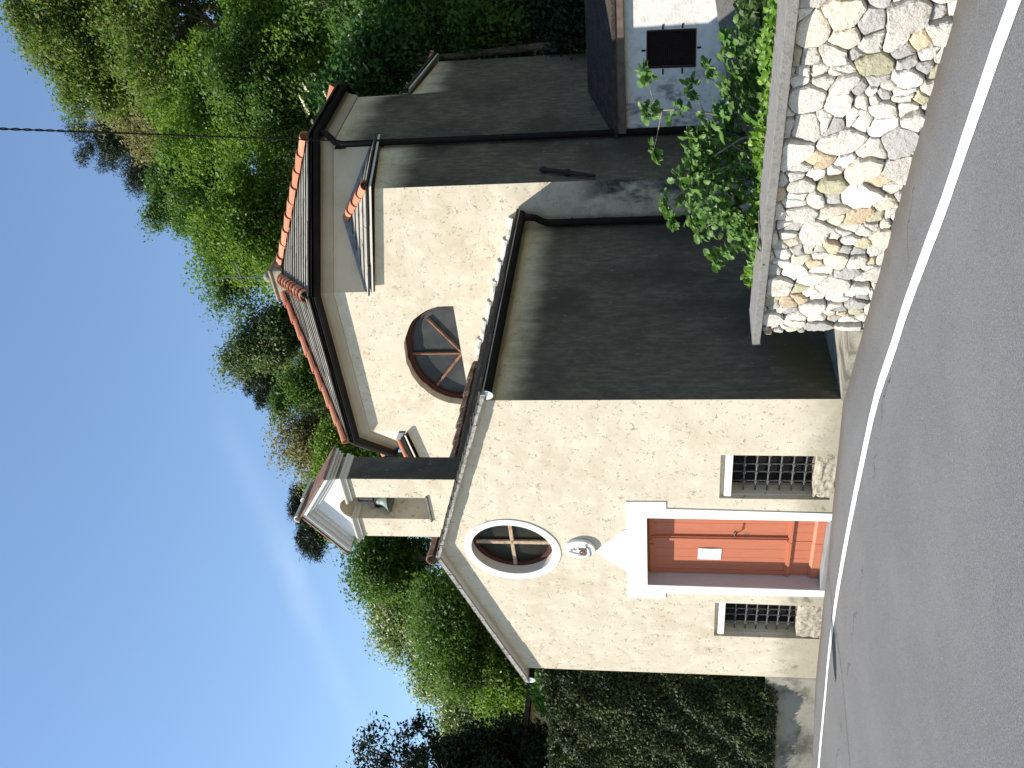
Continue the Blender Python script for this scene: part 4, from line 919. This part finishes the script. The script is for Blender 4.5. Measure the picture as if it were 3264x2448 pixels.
T = [  # label, centre px, distance, radii, material, kind, leaves, leaf size
 ('oak_tree', 'tallest olive green oak at the right end of the wooded skyline', (190, 35), 30, (2.6, 2.6, 2.7), G_OAK, 'broad', 16000, .17),
 ('oak_tree', 'olive green oak below the tallest oak, sunlit over the dark hollow', (400, 60), 27, (2.6, 2.4, 2.4), G_OAK, 'broad', 15000, .16),
 ('flowering_oak', 'oak with tan catkins crossed by the overhead cable', (335, 270), 33, (1.9, 1.8, 1.7), G_OAKT, 'broad', 12000, .17),
 ('pine_tree', 'dark pine on the skyline behind the tan flowering oak', (300, 300), 39, (2.0, 1.8, 2.3), G_PINE, 'pine', 12000, .22),
 ('broadleaf_tree', 'bright green tree just above the red hip tiles of the drum', (500, 250), 25, (2.0, 1.8, 1.8), G_BRI, 'broad', 14000, .15),
 ('broadleaf_tree', 'mid green tree on the skyline left of the overhead cable', (495, 470), 29, (2.0, 1.8, 1.7), G_MID, 'broad', 12000, .16),
 ('broadleaf_tree', 'bright green tree right behind the cement finial', (570, 490), 24, (1.5, 1.5, 1.35), G_BRI, 'broad', 11000, .14),
 ('sapling', 'thin half-bare tree standing against the sky behind the iron cross', (500, 615), 27, (.85, .8, .95), G_MID, 'broad', 1500, .14),
 ('broadleaf_tree', 'blue green tree on the skyline left of the finial', (585, 735), 28, (1.15, 1.1, 1.25), G_BLUE, 'broad', 8000, .15),
 ('pine_tree', 'dark conifer peaking above the left half of the drum roof', (580, 815), 36, (1.0, 1.0, 1.45), G_PINE, 'pine', 9000, .2),
 ('broadleaf_tree', 'open yellowish tree against the sky between drum and belfry', (685, 945), 27, (1.0, 1.0, 1.15), G_OAKT, 'broad', 4500, .14),
 ('broadleaf_tree', 'bright green tree in the gap between drum and belfry', (775, 985), 22, (1.0, 1.0, .95), G_BRI, 'broad', 9000, .13),
 ('pine_tree', 'dark pine tuft above the belfry apex', (672, 1085), 40, (.85, .8, .75), G_PINE, 'pine', 4200, .24),
 ('pine_tree', 'dark pine tuft above the left eave of the belfry', (680, 1160), 40, (.65, .65, .8), G_PINE, 'pine', 4200, .24),
 ('broadleaf_tree', 'mid green tree right beside the left side of the belfry', (850, 1205), 24, (1.05, 1.0, 1.1), G_MID, 'broad', 9000, .14),
 ('acacia_tree', 'acacia with pale blossom, highest left of the belfry', (880, 1320), 26, (1.4, 1.2, 1.15), G_ACA, 'broad', 8000, .13),
 ('acacia_tree', 'smaller acacia with pale blossom over the left roof slope', (985, 1435), 25, (1.15, 1.0, .9), G_ACA, 'broad', 7000, .13),
 ('olive_tree', 'grey green olive between the acacias and the dark cypress', (1055, 1545), 27, (1.0, 1.0, .95), G_OLI, 'broad', 8000, .12),
 ('broadleaf_tree', 'dense dark green tree directly above the left roof slope', (1000, 1340), 21, (1.25, 1.1, .9), G_MID, 'broad', 9000, .12),
 ('broadleaf_tree', 'green tree low behind the left end of the front gable', (1070, 1450), 23, (1.0, .9, .75), G_BRI, 'broad', 8000, .13),
 ('broadleaf_tree', 'shaded green tree behind the elder, over the dark hollow', (620, 110), 24, (2.1, 1.9, 1.5), G_BRI, 'broad', 13000, .15),
 ('broadleaf_tree', 'mid green tree between the cable and the tan flowering oak', (400, 395), 32, (1.6, 1.5, 1.5), G_MID, 'broad', 9000, .16),
 ('broadleaf_tree', 'mid green tree filling the slope behind the conifer', (690, 850), 31, (1.9, 1.6, 1.6), G_MID, 'broad', 9000, .16),
 ('oak_tree', 'leafy oak filling the skyline dip between the tallest oak and the tan one', (265, 165), 31, (1.5, 1.4, 1.6), G_OAK, 'broad', 9000, .17),
 ('broadleaf_tree', 'mid green tree under the tan flowering oak, left of the dark hollow', (560, 170), 23, (1.3, 1.2, 1.2), G_MID, 'broad', 9000, .14),
 ('acacia_tree', 'acacia with pale blossom lowest on the left skyline, next to the olive', (1010, 1500), 26, (.9, .9, .8), G_ACA, 'broad', 6000, .13),
 ('oak_tree', 'oak on the slope above the gap beside the belfry', (760, 1080), 33, (1.6, 1.5, 1.3), G_OAK, 'broad', 8000, .16),
]
for i, (nm, lb, px, D, rad, mt, kd, lv, lf) in enumerate(T):
    tree(nm, lb, 'tree', at(px[0], px[1], D), tuple(r * (1.22 if lv > 5000 else 1.1) for r in rad), mt, 100 + i, kd, int(lv * 3.0), lf * .68, group=HB, sig=.30 if kd != 'pine' else .24, lobes=9)
# dark cypress mass at the far left
for i, (px, D, rad, lv, lb) in enumerate([((990, 1735), 19, (2.1, 2.0, 3.7), 52000, 'big dark cypress at the left edge, rising over the clipped hedge'), ((1090, 1625), 20, (.85, .8, 1.9), 15000, 'smaller dark cypress with ragged top, nearest to the brick chimney')]):
    tree('cypress_tree', lb, 'tree', at(px[0], px[1], D), rad, G_CED, 200 + i, 'broad', lv, .085, 16, .17, ground=-.3, spread=.62, thin=1.6, group='dark cypresses at the left')
# the same oaks go on along the slope past the right end of the picture
src = [o for o in COL.objects if o.get('category') == 'tree' and o.name.startswith(('oak_tree', 'broadleaf_tree'))][:4]
for i, (la, D) in enumerate(((13.5, 24), (16, 30), (12.5, 18.5), (20, 27), (21, 36))):
    o = src[i % 4]; c = o.copy(); COL.objects.link(c); p = CAM + dh * D + Vector((.766, .643, 0)) * la
    c.location = (p.x, p.y, hill_z(p.x, p.y)); c.rotation_euler = (0, 0, i * 1.3); c['label'] = 'olive green tree on the slope past the right end of the wooded skyline'; c['group'] = 'trees past the right end of the skyline'
    for ch in list(o.children):
        k = ch.copy(); COL.objects.link(k); k.parent = c; zc = min(v.co.z for v in ch.data.vertices) if ch.name.startswith('trunk') else None
        k.matrix_parent_inverse = Matrix.Translation(Vector(o.location)).inverted() @ Matrix.Translation((0, 0, 0))
# undergrowth that clothes the slope between the trunks
def undergrowth(seed=77, n=190000):
    rng = np.random.default_rng(seed); D = 16.5 + 30 * rng.random(n) ** 1.3; la = (rng.random(n) * 1.55 - .58) * D * .98
    x = CAM.x + dh.x * D + .766 * la; y = CAM.y + dh.y * D + .643 * la
    keep = ~((x > -6.3) & (x < 5.2) & (y < 9.2)) & ~((x < -4) & (y < 2.5)); x, y = x[keep], y[keep]; n = len(x)
    z = np.array([hill_z(a, b) for a, b in zip(x, y)]) + (.55 + .55 * np.sin(x * 1.7 + y) * np.sin(y * 1.3 - x * .4)) + np.abs(rng.normal(size=n)) * .28
    V, Fq = leaf_quads(np.c_[x, y, z], rng.normal(size=(n, 3)) * .7 + np.array([0, -.2, .8]), .19 * rng.uniform(.6, 1.4, n), .11 * rng.uniform(.6, 1.4, n), rng, .12)
    return np_mesh('undergrowth', V, Fq, G_UND)
tag(link('undergrowth', undergrowth()), 'dark green undergrowth covering the slope between the tree trunks', 'undergrowth', kind='stuff')
# elder shrubs with cream flower heads beside the drum
def elder(label, px, D, rad, seed, heads):
    c = at(px[0], px[1], D); t = tree('elder_shrub', label, 'shrub', c, rad, G_ELD, seed, 'broad', 6500, .11, 7, .24, ground=hill_z(c.x, c.y) - .3, group='elders in flower')
    rng = np.random.default_rng(seed + 5); P = []; 
    for k in range(heads):
        d = rng.normal(size=3); d /= np.linalg.norm(d); d[2] = abs(d[2]) * .6 + .1; d[:2] += np.array([.2, -.55]); d /= np.linalg.norm(d)
        p = np.array(c) + d * np.array(rad) * rng.uniform(.8, 1.02); ax_ = np.array([-.3, -.4, .9])
        q = np.clip(rng.normal(size=(60, 3)), -1.3, 1.3) * .045; q -= np.outer(q @ ax_, ax_) * .75; P.append(p + q)
    for p in P:
        V, Fq = leaf_quads(p, rng.normal(size=p.shape) * .4 + np.array([-.3, -.5, .8]), np.full(len(p), .046), np.full(len(p), .042), rng)
        link('flower_head', np_mesh('flower_head', V, Fq, FLW), t)
    return t
elder('elder in flower just above the far end of the drum gutter', (735, 215), 17.2, (.75, .7, .75), 301, 16)
elder('elder in flower to the right of the drum, over the flank roof', (835, 135), 17.6, (.95, .85, .8), 302, 14)
tree('laurel_shrub', 'dark glossy shrub in the shade right of the church flank', 'shrub', at(960, 55, 18), (1.0, 1.0, 1.0), G_MID, 310, 'broad', 8000, .09, 8, .22, ground=1.5)
tree('laurel_shrub', 'lowest dark shrub in deep shade behind the outbuilding roof', 'shrub', at(1130, 30, 18.5), (1.2, 1.1, 1.0), G_CED, 311, 'broad', 7000, .10, 8, .24, ground=1.0)
tree('laurel_shrub', 'dark shrub at the right edge under the shaded hollow', 'shrub', at(790, -20, 19), (1.3, 1.2, 1.2), G_MID, 312, 'broad', 9000, .10, 8, .25, ground=2.0)

for i, (px, D, rad, lb) in enumerate([((1060, 95), 18.0, (1.1, 1.0, .95), 'dark shaded shrub close to the far corner of the church flank'), ((1215, 50), 17.6, (.9, .9, .8), 'dark shaded shrub just above the outbuilding roof'), ((900, -20), 18.5, (1.2, 1.1, 1.0), 'shaded shrub at the picture edge below the elders')]):
    c = at(px[0], px[1], D); tree('laurel_shrub', lb, 'shrub', c, rad, (G_MID, G_CED, G_ELD)[i], 340 + i, 'broad', 9000, .095, 8, .24, ground=c.z - rad[2] - .8)
# --- clipped hedge on its low wall, left of the church
hedge = thing('clipped_hedge', 'tall dark clipped hedge left of the church front', 'hedge', (-7.2, .6, .2))
def hedge_mesh(seed=5):
    rng = np.random.default_rng(seed); P, Nn = [], []
    a, b = np.array([-5.36, -.04]), np.array([-9.6, -1.0]); L_ = np.linalg.norm(b - a); u = (b - a) / L_; nn = np.array([u[1], -u[0]]); nn = nn if nn[1] < 0 else -nn
    n = 62000; s = rng.random(n) * L_; z = .30 + rng.random(n) * 3.40
    bul = sum(.018 * np.sin(s * rng.uniform(2, 11) * sg + z * rng.uniform(2, 11) + rng.uniform(0, 6)) for sg in (1, -1, 1, -1, 1, -1)); lo = np.clip((.55 - s) / .5, 0, 1) * .22 + np.clip((.45 - z) / .3, 0, 1) * .08; hi = np.clip((z - 3.3) / .4, 0, 1) ** 2 * .22
    d = bul - lo - hi - np.abs(rng.normal(size=n)) * .085 + .10
    keep = z > .36 - .10 * s / 1.2 + .05 * rng.normal(size=n)
    xy = a + u * s[:, None] + nn * d[:, None]; P.append(np.c_[xy, z][keep]); Nn.append((np.c_[np.tile(nn, (n, 1)), np.full(n, .35)] + rng.normal(size=(n, 3)) * .8)[keep])
    m_ = 12000; s = rng.random(m_) * L_; d = -rng.random(m_) * 1.3; z = 3.66 + .05 * np.sin(s * 4) + .04 * rng.normal(size=m_) - .0 * s; xy = a + u * s[:, None] + nn * d[:, None]
    P.append(np.c_[xy, z]); Nn.append(np.tile([0, -.1, 1.], (m_, 1)) + rng.normal(size=(m_, 3)) * .6)
    P = np.concatenate(P); Nn = np.concatenate(Nn); n = len(P)
    return leaf_quads(P, Nn, .062 * rng.uniform(.7, 1.4, n), .034 * rng.uniform(.7, 1.4, n), rng, .12)
V, Fq = hedge_mesh(); link('foliage', np_mesh('foliage', V, Fq, G_HED), hedge)
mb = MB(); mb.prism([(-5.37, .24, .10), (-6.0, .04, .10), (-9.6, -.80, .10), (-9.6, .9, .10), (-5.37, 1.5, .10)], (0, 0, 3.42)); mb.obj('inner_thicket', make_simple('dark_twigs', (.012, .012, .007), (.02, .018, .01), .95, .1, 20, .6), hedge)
mb = MB(); bw = [(-5.305, .03), (-5.75, -.02), (-6.5, -.20), (-7.1, -.40), (-8.2, -.78), (-10.5, -1.5)]; bz = [.49, .47, .44, .36, .32, .28]
R = random.Random(6); pts = catmull([(x, y, z) for (x, y), z in zip(bw, bz)], 8)
vs = []; rows = 9
for p in pts:
    for k in range(rows + 1): zz_ = -.6 + (p[2] + .6) * k / rows; vs.append((p[0] + R.uniform(-.004, .004), p[1] - (.05 * (1 - k / rows)) + R.uniform(-.007, .007), zz_))
    vs.append((p[0] + .05, p[1] + .9, p[2]))
n = rows + 2; mb.add(vs, [(i * n + k, (i + 1) * n + k, (i + 1) * n + k + 1, i * n + k + 1) for i in range(len(pts) - 1) for k in range(rows + 1)])
tag(mb.obj('low_wall', CONC_D, recalc=False, smooth=True), 'low mossy concrete wall under the clipped hedge', 'wall')

# --- fig bush behind the rubble wall
fig = thing('fig_bush', 'young fig bush with lobed leaves leaning over the rubble wall coping', 'shrub', tuple(at(1640, 290, 8.7)))
LEAFP = [(-.5, 0), (-.38, .10), (-.30, .30), (-.12, .24), (.02, .33), (.16, .25), (.34, .19), (.5, 0)]
def lobed(mbv, p, n, L_, R, shape=LEAFP, fold=.18, dirv=None):
    n = n.normalized(); u = (dirv - n * dirv.dot(n)).normalized() if dirv else n.orthogonal().normalized(); w_ = n.cross(u); up_ = [(a, b) for a, b in shape]
    mid = [p + u * ((a + .5) * L_) - n * (abs(a) ** 2 * L_ * .35) for a, b in up_]
    e1 = [m_ + w_ * (b * L_ * R.uniform(.9, 1.1)) + n * (b * L_ * fold) for m_, (a, b) in zip(mid, up_)]; e2 = [m_ - w_ * (b * L_ * R.uniform(.9, 1.1)) + n * (b * L_ * fold) for m_, (a, b) in zip(mid, up_)]
    k = len(mid); mbv.add(mid + e1 + e2, [(i, i + 1, k + i + 1, k + i) for i in range(k - 1)] + [(i + 1, i, 2 * k + i, 2 * k + i + 1) for i in range(k - 1)])
brs = [([(1640, 290), (1615, 275), (1570, 250), (1520, 242), (1470, 236), (1420, 238), (1395, 245)], 8.75, .013), ([(1520, 242), (1508, 215), (1495, 190)], 8.75, .007), ([(1420, 238), (1408, 205), (1395, 160)], 8.8, .006), ([(1430, 240), (1420, 290), (1412, 325)], 8.7, .005),
       ([(1640, 290), (1600, 300), (1560, 325), (1510, 360), (1470, 385)], 8.6, .010), ([(1660, 350), (1600, 350), (1540, 370), (1480, 410), (1440, 440)], 8.7, .010), ([(1660, 350), (1620, 380), (1570, 400), (1500, 420), (1450, 470)], 8.8, .009),
       ([(1665, 420), (1620, 430), (1560, 470), (1510, 500)], 8.9, .008), ([(1665, 480), (1620, 490), (1570, 540), (1545, 560)], 9.1, .008), ([(1650, 230), (1620, 180), (1590, 120), (1570, 90)], 8.4, .007), ([(1650, 250), (1600, 215), (1560, 190), (1530, 150)], 8.5, .008), ([(1660, 400), (1610, 330), (1560, 300), (1500, 300)], 8.6, .007)]
mb = MB(); ml = MB(); R = random.Random(21)
def rosette(c, n, L0, spread, bias):
    for k in range(n):
        d = Vector((R.gauss(0, 1), R.gauss(0, 1), R.gauss(0, .5))) + bias * .4; d.normalize()
        nn = Vector((-.35, -.35, .75)) + Vector((R.gauss(0, .42), R.gauss(0, .42), R.gauss(0, .3))); lobed(ml, c + d * spread * R.uniform(.2, 1), nn, L0 * R.uniform(.7, 1.2), R, dirv=d + Vector((0, 0, -.45)))
for pts, D, r in brs:
    P = [at(x, y, D + .10 * math.sin(i * 1.7 + x)) for i, (x, y) in enumerate(pts)]; n = len(P)
    mb.tube(P, [r * (1 - .65 * i / (n - 1)) for i in range(n)], 7)
    for i in range(1, n):
        d = (P[i] - P[i - 1]); L_ = d.length
        if i >= n * .45:
            rosette(P[i], 14 if i == n - 1 else 11, .095, .06, d.normalized())
            if L_ > .15: rosette(P[i] - d * .5, 3, .10, .05, d.normalized())
    rosette(P[-1], 13, .095, .05, (P[-1] - P[-2]).normalized())
for k in range(190):                                       # inner, lower foliage
    x_ = R.uniform(1490, 1660); t_ = (x_ - 1490) / 170; y_ = R.uniform(330 - 300 * t_, 470 + 90 * t_); rosette(at(x_, y_, 8.8 + R.uniform(-.35, .4)), 9, .082, .08, Vector((0, 0, .2)))
for k in range(26):
    x_ = R.uniform(1560, 1660); y_ = R.uniform(40, 300); rosette(at(x_, y_, 8.3 + R.uniform(-.3, .3)), 3, .11, .07, Vector((0, 0, .2)))
mb.obj('branches', BARK_L, fig, recalc=False); ml.obj('foliage', G_FIG, fig, recalc=False)
# --- ivy that covers the bed and creeps over the coping
IV = [(-.5, 0), (-.46, .22), (-.30, .42), (-.16, .26), (.04, .34), (.18, .16), (.5, 0)]
def ivy_mesh(seed, n, srange, drange, hfun, size, mat, name):
    R = random.Random(seed); m_ = MB()
    for k in range(n):
        s_ = R.uniform(*srange); d = R.uniform(*drange); p = wp(s_, d, 0); p.z = hfun(s_, d) + R.gauss(0, .03)
        nn = Vector((-.25, -.5, .6)) + Vector((R.gauss(0, .5), R.gauss(0, .5), R.gauss(0, .3))); lobed(m_, p, nn, size * R.uniform(.6, 1.25), R, IV, .10, Vector((R.gauss(0, 1), R.gauss(0, 1), R.gauss(0, .5))))
    return m_
iv = ivy_mesh(31, 1500, (.35, WL - .2), (-.46, -.29), lambda s_, d: wtop(s_) + .085 + .035 * sin(s_ * 6), .07, G_IVY, 'ivy')
iv2 = ivy_mesh(32, 700, (.7, WL - .2), (-.8, -.35), lambda s_, d: wtop(s_) + .0 + .06 * sin(s_ * 5 + d * 6), .06, G_IVY, 'ivy'); iv.add(iv2.v, iv2.f)
o = iv.obj('ivy', G_IVY, recalc=False); tag(o, 'bright green ivy covering the bed and creeping over the wall coping', 'ivy', kind='stuff')
iv = ivy_mesh(33, 4200, (.9, WL - .3), (-4.2, -1.0), lambda s_, d: .90 + .03 * s_ + .08 * sin(s_ * 3 + d * 4) + .04 * max(0, -d - 2.2), .075, G_FIG, 'bed_plants')
iv3 = ivy_mesh(34, 2200, (.6, WL - .3), (-1.5, -.38), lambda s_, d: wtop(s_) - .06 + .05 * sin(s_ * 4 + d * 5), .085, G_ELD, 'bed'); iv.add(iv3.v, iv3.f)
o = iv.obj('ground_cover', G_ELD, recalc=False); tag(o, 'shaded green plants growing in the bed behind the ivy', 'ground cover', kind='stuff')
rng = np.random.default_rng(44); n = 16000; s_ = rng.uniform(.4, WL, n); d_ = -rng.uniform(.36, 4.6, n)
P = np.c_[WA.x + WD.x * s_ + WN.x * d_, WA.y + WD.y * s_ + WN.y * d_, .93 + .03 * s_ + np.clip(-d_ - 1.5, 0, 3) * .02 + .12 * rng.random(n)]; P = P[(P[:, 1] < 5.0) & (P[:, 0] > 1.5)]; n = len(P)
V, Fq = leaf_quads(P, rng.normal(size=(n, 3)) * .6 + np.array([-.2, -.3, .8]), .10 * rng.uniform(.6, 1.3, n), .065 * rng.uniform(.6, 1.3, n), rng, .12)
tag(link('low_ground_cover', np_mesh('low_ground_cover', V, Fq, G_UND)), 'dark low leaves carpeting the soil of the planting bed', 'ground cover', kind='stuff')

# ================================================================== FAR HOUSES
def house(name, label, c, wx, wy, z0, z1, rz_, wall, roofm, rot=0, parts=()):
    h = thing(name, label, 'house', (c.x, c.y, z0)); Rm = Matrix.Rotation(rot, 3, 'Z')
    def tr(mb): mb.v = [tuple(Vector((c.x, c.y, 0)) + Rm @ Vector(v)) for v in mb.v]; return mb
    tr(MB().prism([(-wx, -wy, z0), (wx, -wy, z0), (wx, -wy, z1), (0, -wy, z1 + rz_), (-wx, -wy, z1)], (0, 2 * wy, 0))).obj('wall', wall, h)
    mb = MB(); o = .3
    for sg in (1, -1): mb.prism([(0, -wy - o, z1 + rz_ + .03), (sg * (wx + o), -wy - o, z1 - rz_ * o / wx + .03), (sg * (wx + o), -wy - o, z1 - rz_ * o / wx + .13), (0, -wy - o, z1 + rz_ + .13)], (0, 2 * wy + 2 * o, 0))
    rf = tr(mb).obj('roof', roofm, h); return h, rf, tr
YEL = make_simple('pale_yellow_render', (.55, .50, .33), (.45, .40, .26), .95, .1, 2, .1)
cA = at(1150, 1545, 20.5) + Vector((-2.0, 1.0, 0)); h, rf, tr = house('garden_house', 'pale yellow house with a dark flat-pitched roof glimpsed over the hedge', cA, 2.0, 1.6, 0, 4.72, .3, YEL, ROOFD, 0)
cB = at(985, 1620, 29); h, rf, tr = house('house', 'house hidden behind the cypress, only its brick chimney showing', cB, 2.2, 2.6, 0, 6.0, .9, PINK, ROOFD, radians(20))
cp = at(985, 1575, 28.5); mb = MB(); mb.hexa([(cp.x - .32, cp.y - .32, 5.6), (cp.x + .32, cp.y - .32, 5.6), (cp.x + .32, cp.y + .32, 5.6), (cp.x - .32, cp.y + .32, 5.6), (cp.x - .22, cp.y - .22, 7.95), (cp.x + .22, cp.y - .22, 7.95), (cp.x + .22, cp.y + .22, 7.95), (cp.x - .22, cp.y + .22, 7.95)]); mb.tube([(cp.x + .1, cp.y - .1, 7.9), (cp.x + .1, cp.y - .1, 8.1)], .10, 10)
mb.obj('chimney', BRICK, rf)
ca = at(905, 1568, 28.5); mb = MB(); mb.tube([(ca.x, ca.y, 6.2), (ca.x, ca.y, ca.z + .55)], .007, 6)
for k in range(4): mb.tube([(ca.x - .16, ca.y - .19, ca.z + .35 - .13 * k * .6), (ca.x + .16, ca.y + .19, ca.z + .35 - .13 * k * .6)], .003, 5)
mb.tube([(ca.x - .1, ca.y, ca.z + .4), (ca.x - .1, ca.y, ca.z)], .01, 5); tag(mb.obj('tv_antenna', IRON_G), 'television antenna standing against the sky above the cypress', 'antenna')
cC = at(968, 1400, 44); house('hill_house', 'faded pink house half hidden among the acacias', cC, 1.5, 1.3, cC.z - 3, cC.z + .1, .5, PINK, make_simple('old_tile_roof', (.30, .17, .12), (.2, .13, .1), .9, .1, 6, .2), radians(40))
# grape vine foliage between house and hedge
tree('vine', 'bright vine leaves between the garden house and the top of the hedge', 'vine', at(1183, 1492, 18.5), (.42, .42, .24), G_BRI, 330, 'broad', 4200, .10, 6, .16, ground=3.0, trunk=False)
tree('vine', 'vine leaves hanging beside the left gutter end of the nave', 'vine', at(1185, 1445, 17.5), (.42, .42, .3), G_ELD, 331, 'broad', 2600, .10, 5, .14, ground=3.0, trunk=False)

# ================================================================== OVERHEAD CABLE, HANGING LAMP
A_ = Vector((XS + .13, 5.30, 6.96)); B_ = at(0, 278, 7.0); ext = B_ + (B_ - A_) * 1.3
cab = thing('overhead_cable', 'twisted black overhead cable running from the church corner up across the sky', 'cable', tuple(A_))
for ph in (0, pi):
    mb = MB(); n = 420; path = []; d = (ext - A_); sd = d.cross(Vector((0, 0, 1))).normalized(); uu = sd.cross(d).normalized()
    for i in range(n + 1):
        t = i / n; sag = -.22 * (1 - (2 * t / .87 - 1) ** 2) if t < .87 else .22 * 0; th = t * d.length / .30 * 2 * pi + ph; path.append(A_ + d * t + (sd * cos(th) + uu * sin(th)) * .0065)
    mb.tube(path, .0055, 6); mb.obj('strand', IRON, cab, smooth=True, recalc=False)
mb = MB(); mb.tube([(XS - .02, 5.30, 6.90), (XS + .10, 5.30, 6.90), (XS + .13, 5.30, 6.93), (XS + .13, 5.28, 6.97), (XS + .11, 5.28, 6.99)], .010, 8); mb.box(XS + .002, XS + .02, 5.26, 5.34, 6.80, 6.98); mb.obj('wall_hook', IRON, cab)
lamp = thing('hanging_street_lamp', 'street lamp hanging from a wire over the road, seen only by its shadow', 'street lamp', (-6.95, -3.85, 4.9))
tt = 3.05; lc = Vector((-3.32 - 1.2 * tt, -.87 - 1.0 * tt, -.13 + 1.62 * tt)); ld = Vector((-.70, -.72, 0)).normalized()
mb = MB(); mb.lathe([(0, .13), (.05, .12), (.09, .07), (.22, .0), (.215, -.02), (.19, -.03), (0, -.03)], (0, 0, 0), 20)
mb.v = [tuple(lc + ld * (x * 1.9) + Vector((-ld.y, ld.x, 0)) * (y * .75) + Vector((0, 0, z))) for x, y, z in mb.v]; mb.obj('lamp_shade', IRON_G, lamp, smooth=True)
mb = MB(); q = [(-2.9, -.2), (-3.03, -.6), (-3.07, -1.03), (-3.13, -1.48), (-3.35, -1.86), (-3.62, -2.32), (-4.3, -3.4), (-5.6, -5.4)]
mb.tube([Vector((x - 1.2 * tt, y - tt, -.13 + 1.62 * tt + .14)) for x, y in q], .014, 6); mb.tube([lc + Vector((0, 0, .1)), Vector((-3.07 - 1.2 * tt, -1.0 - tt, lc.z + .15))], .012, 6); mb.obj('suspension_wire', IRON, lamp)
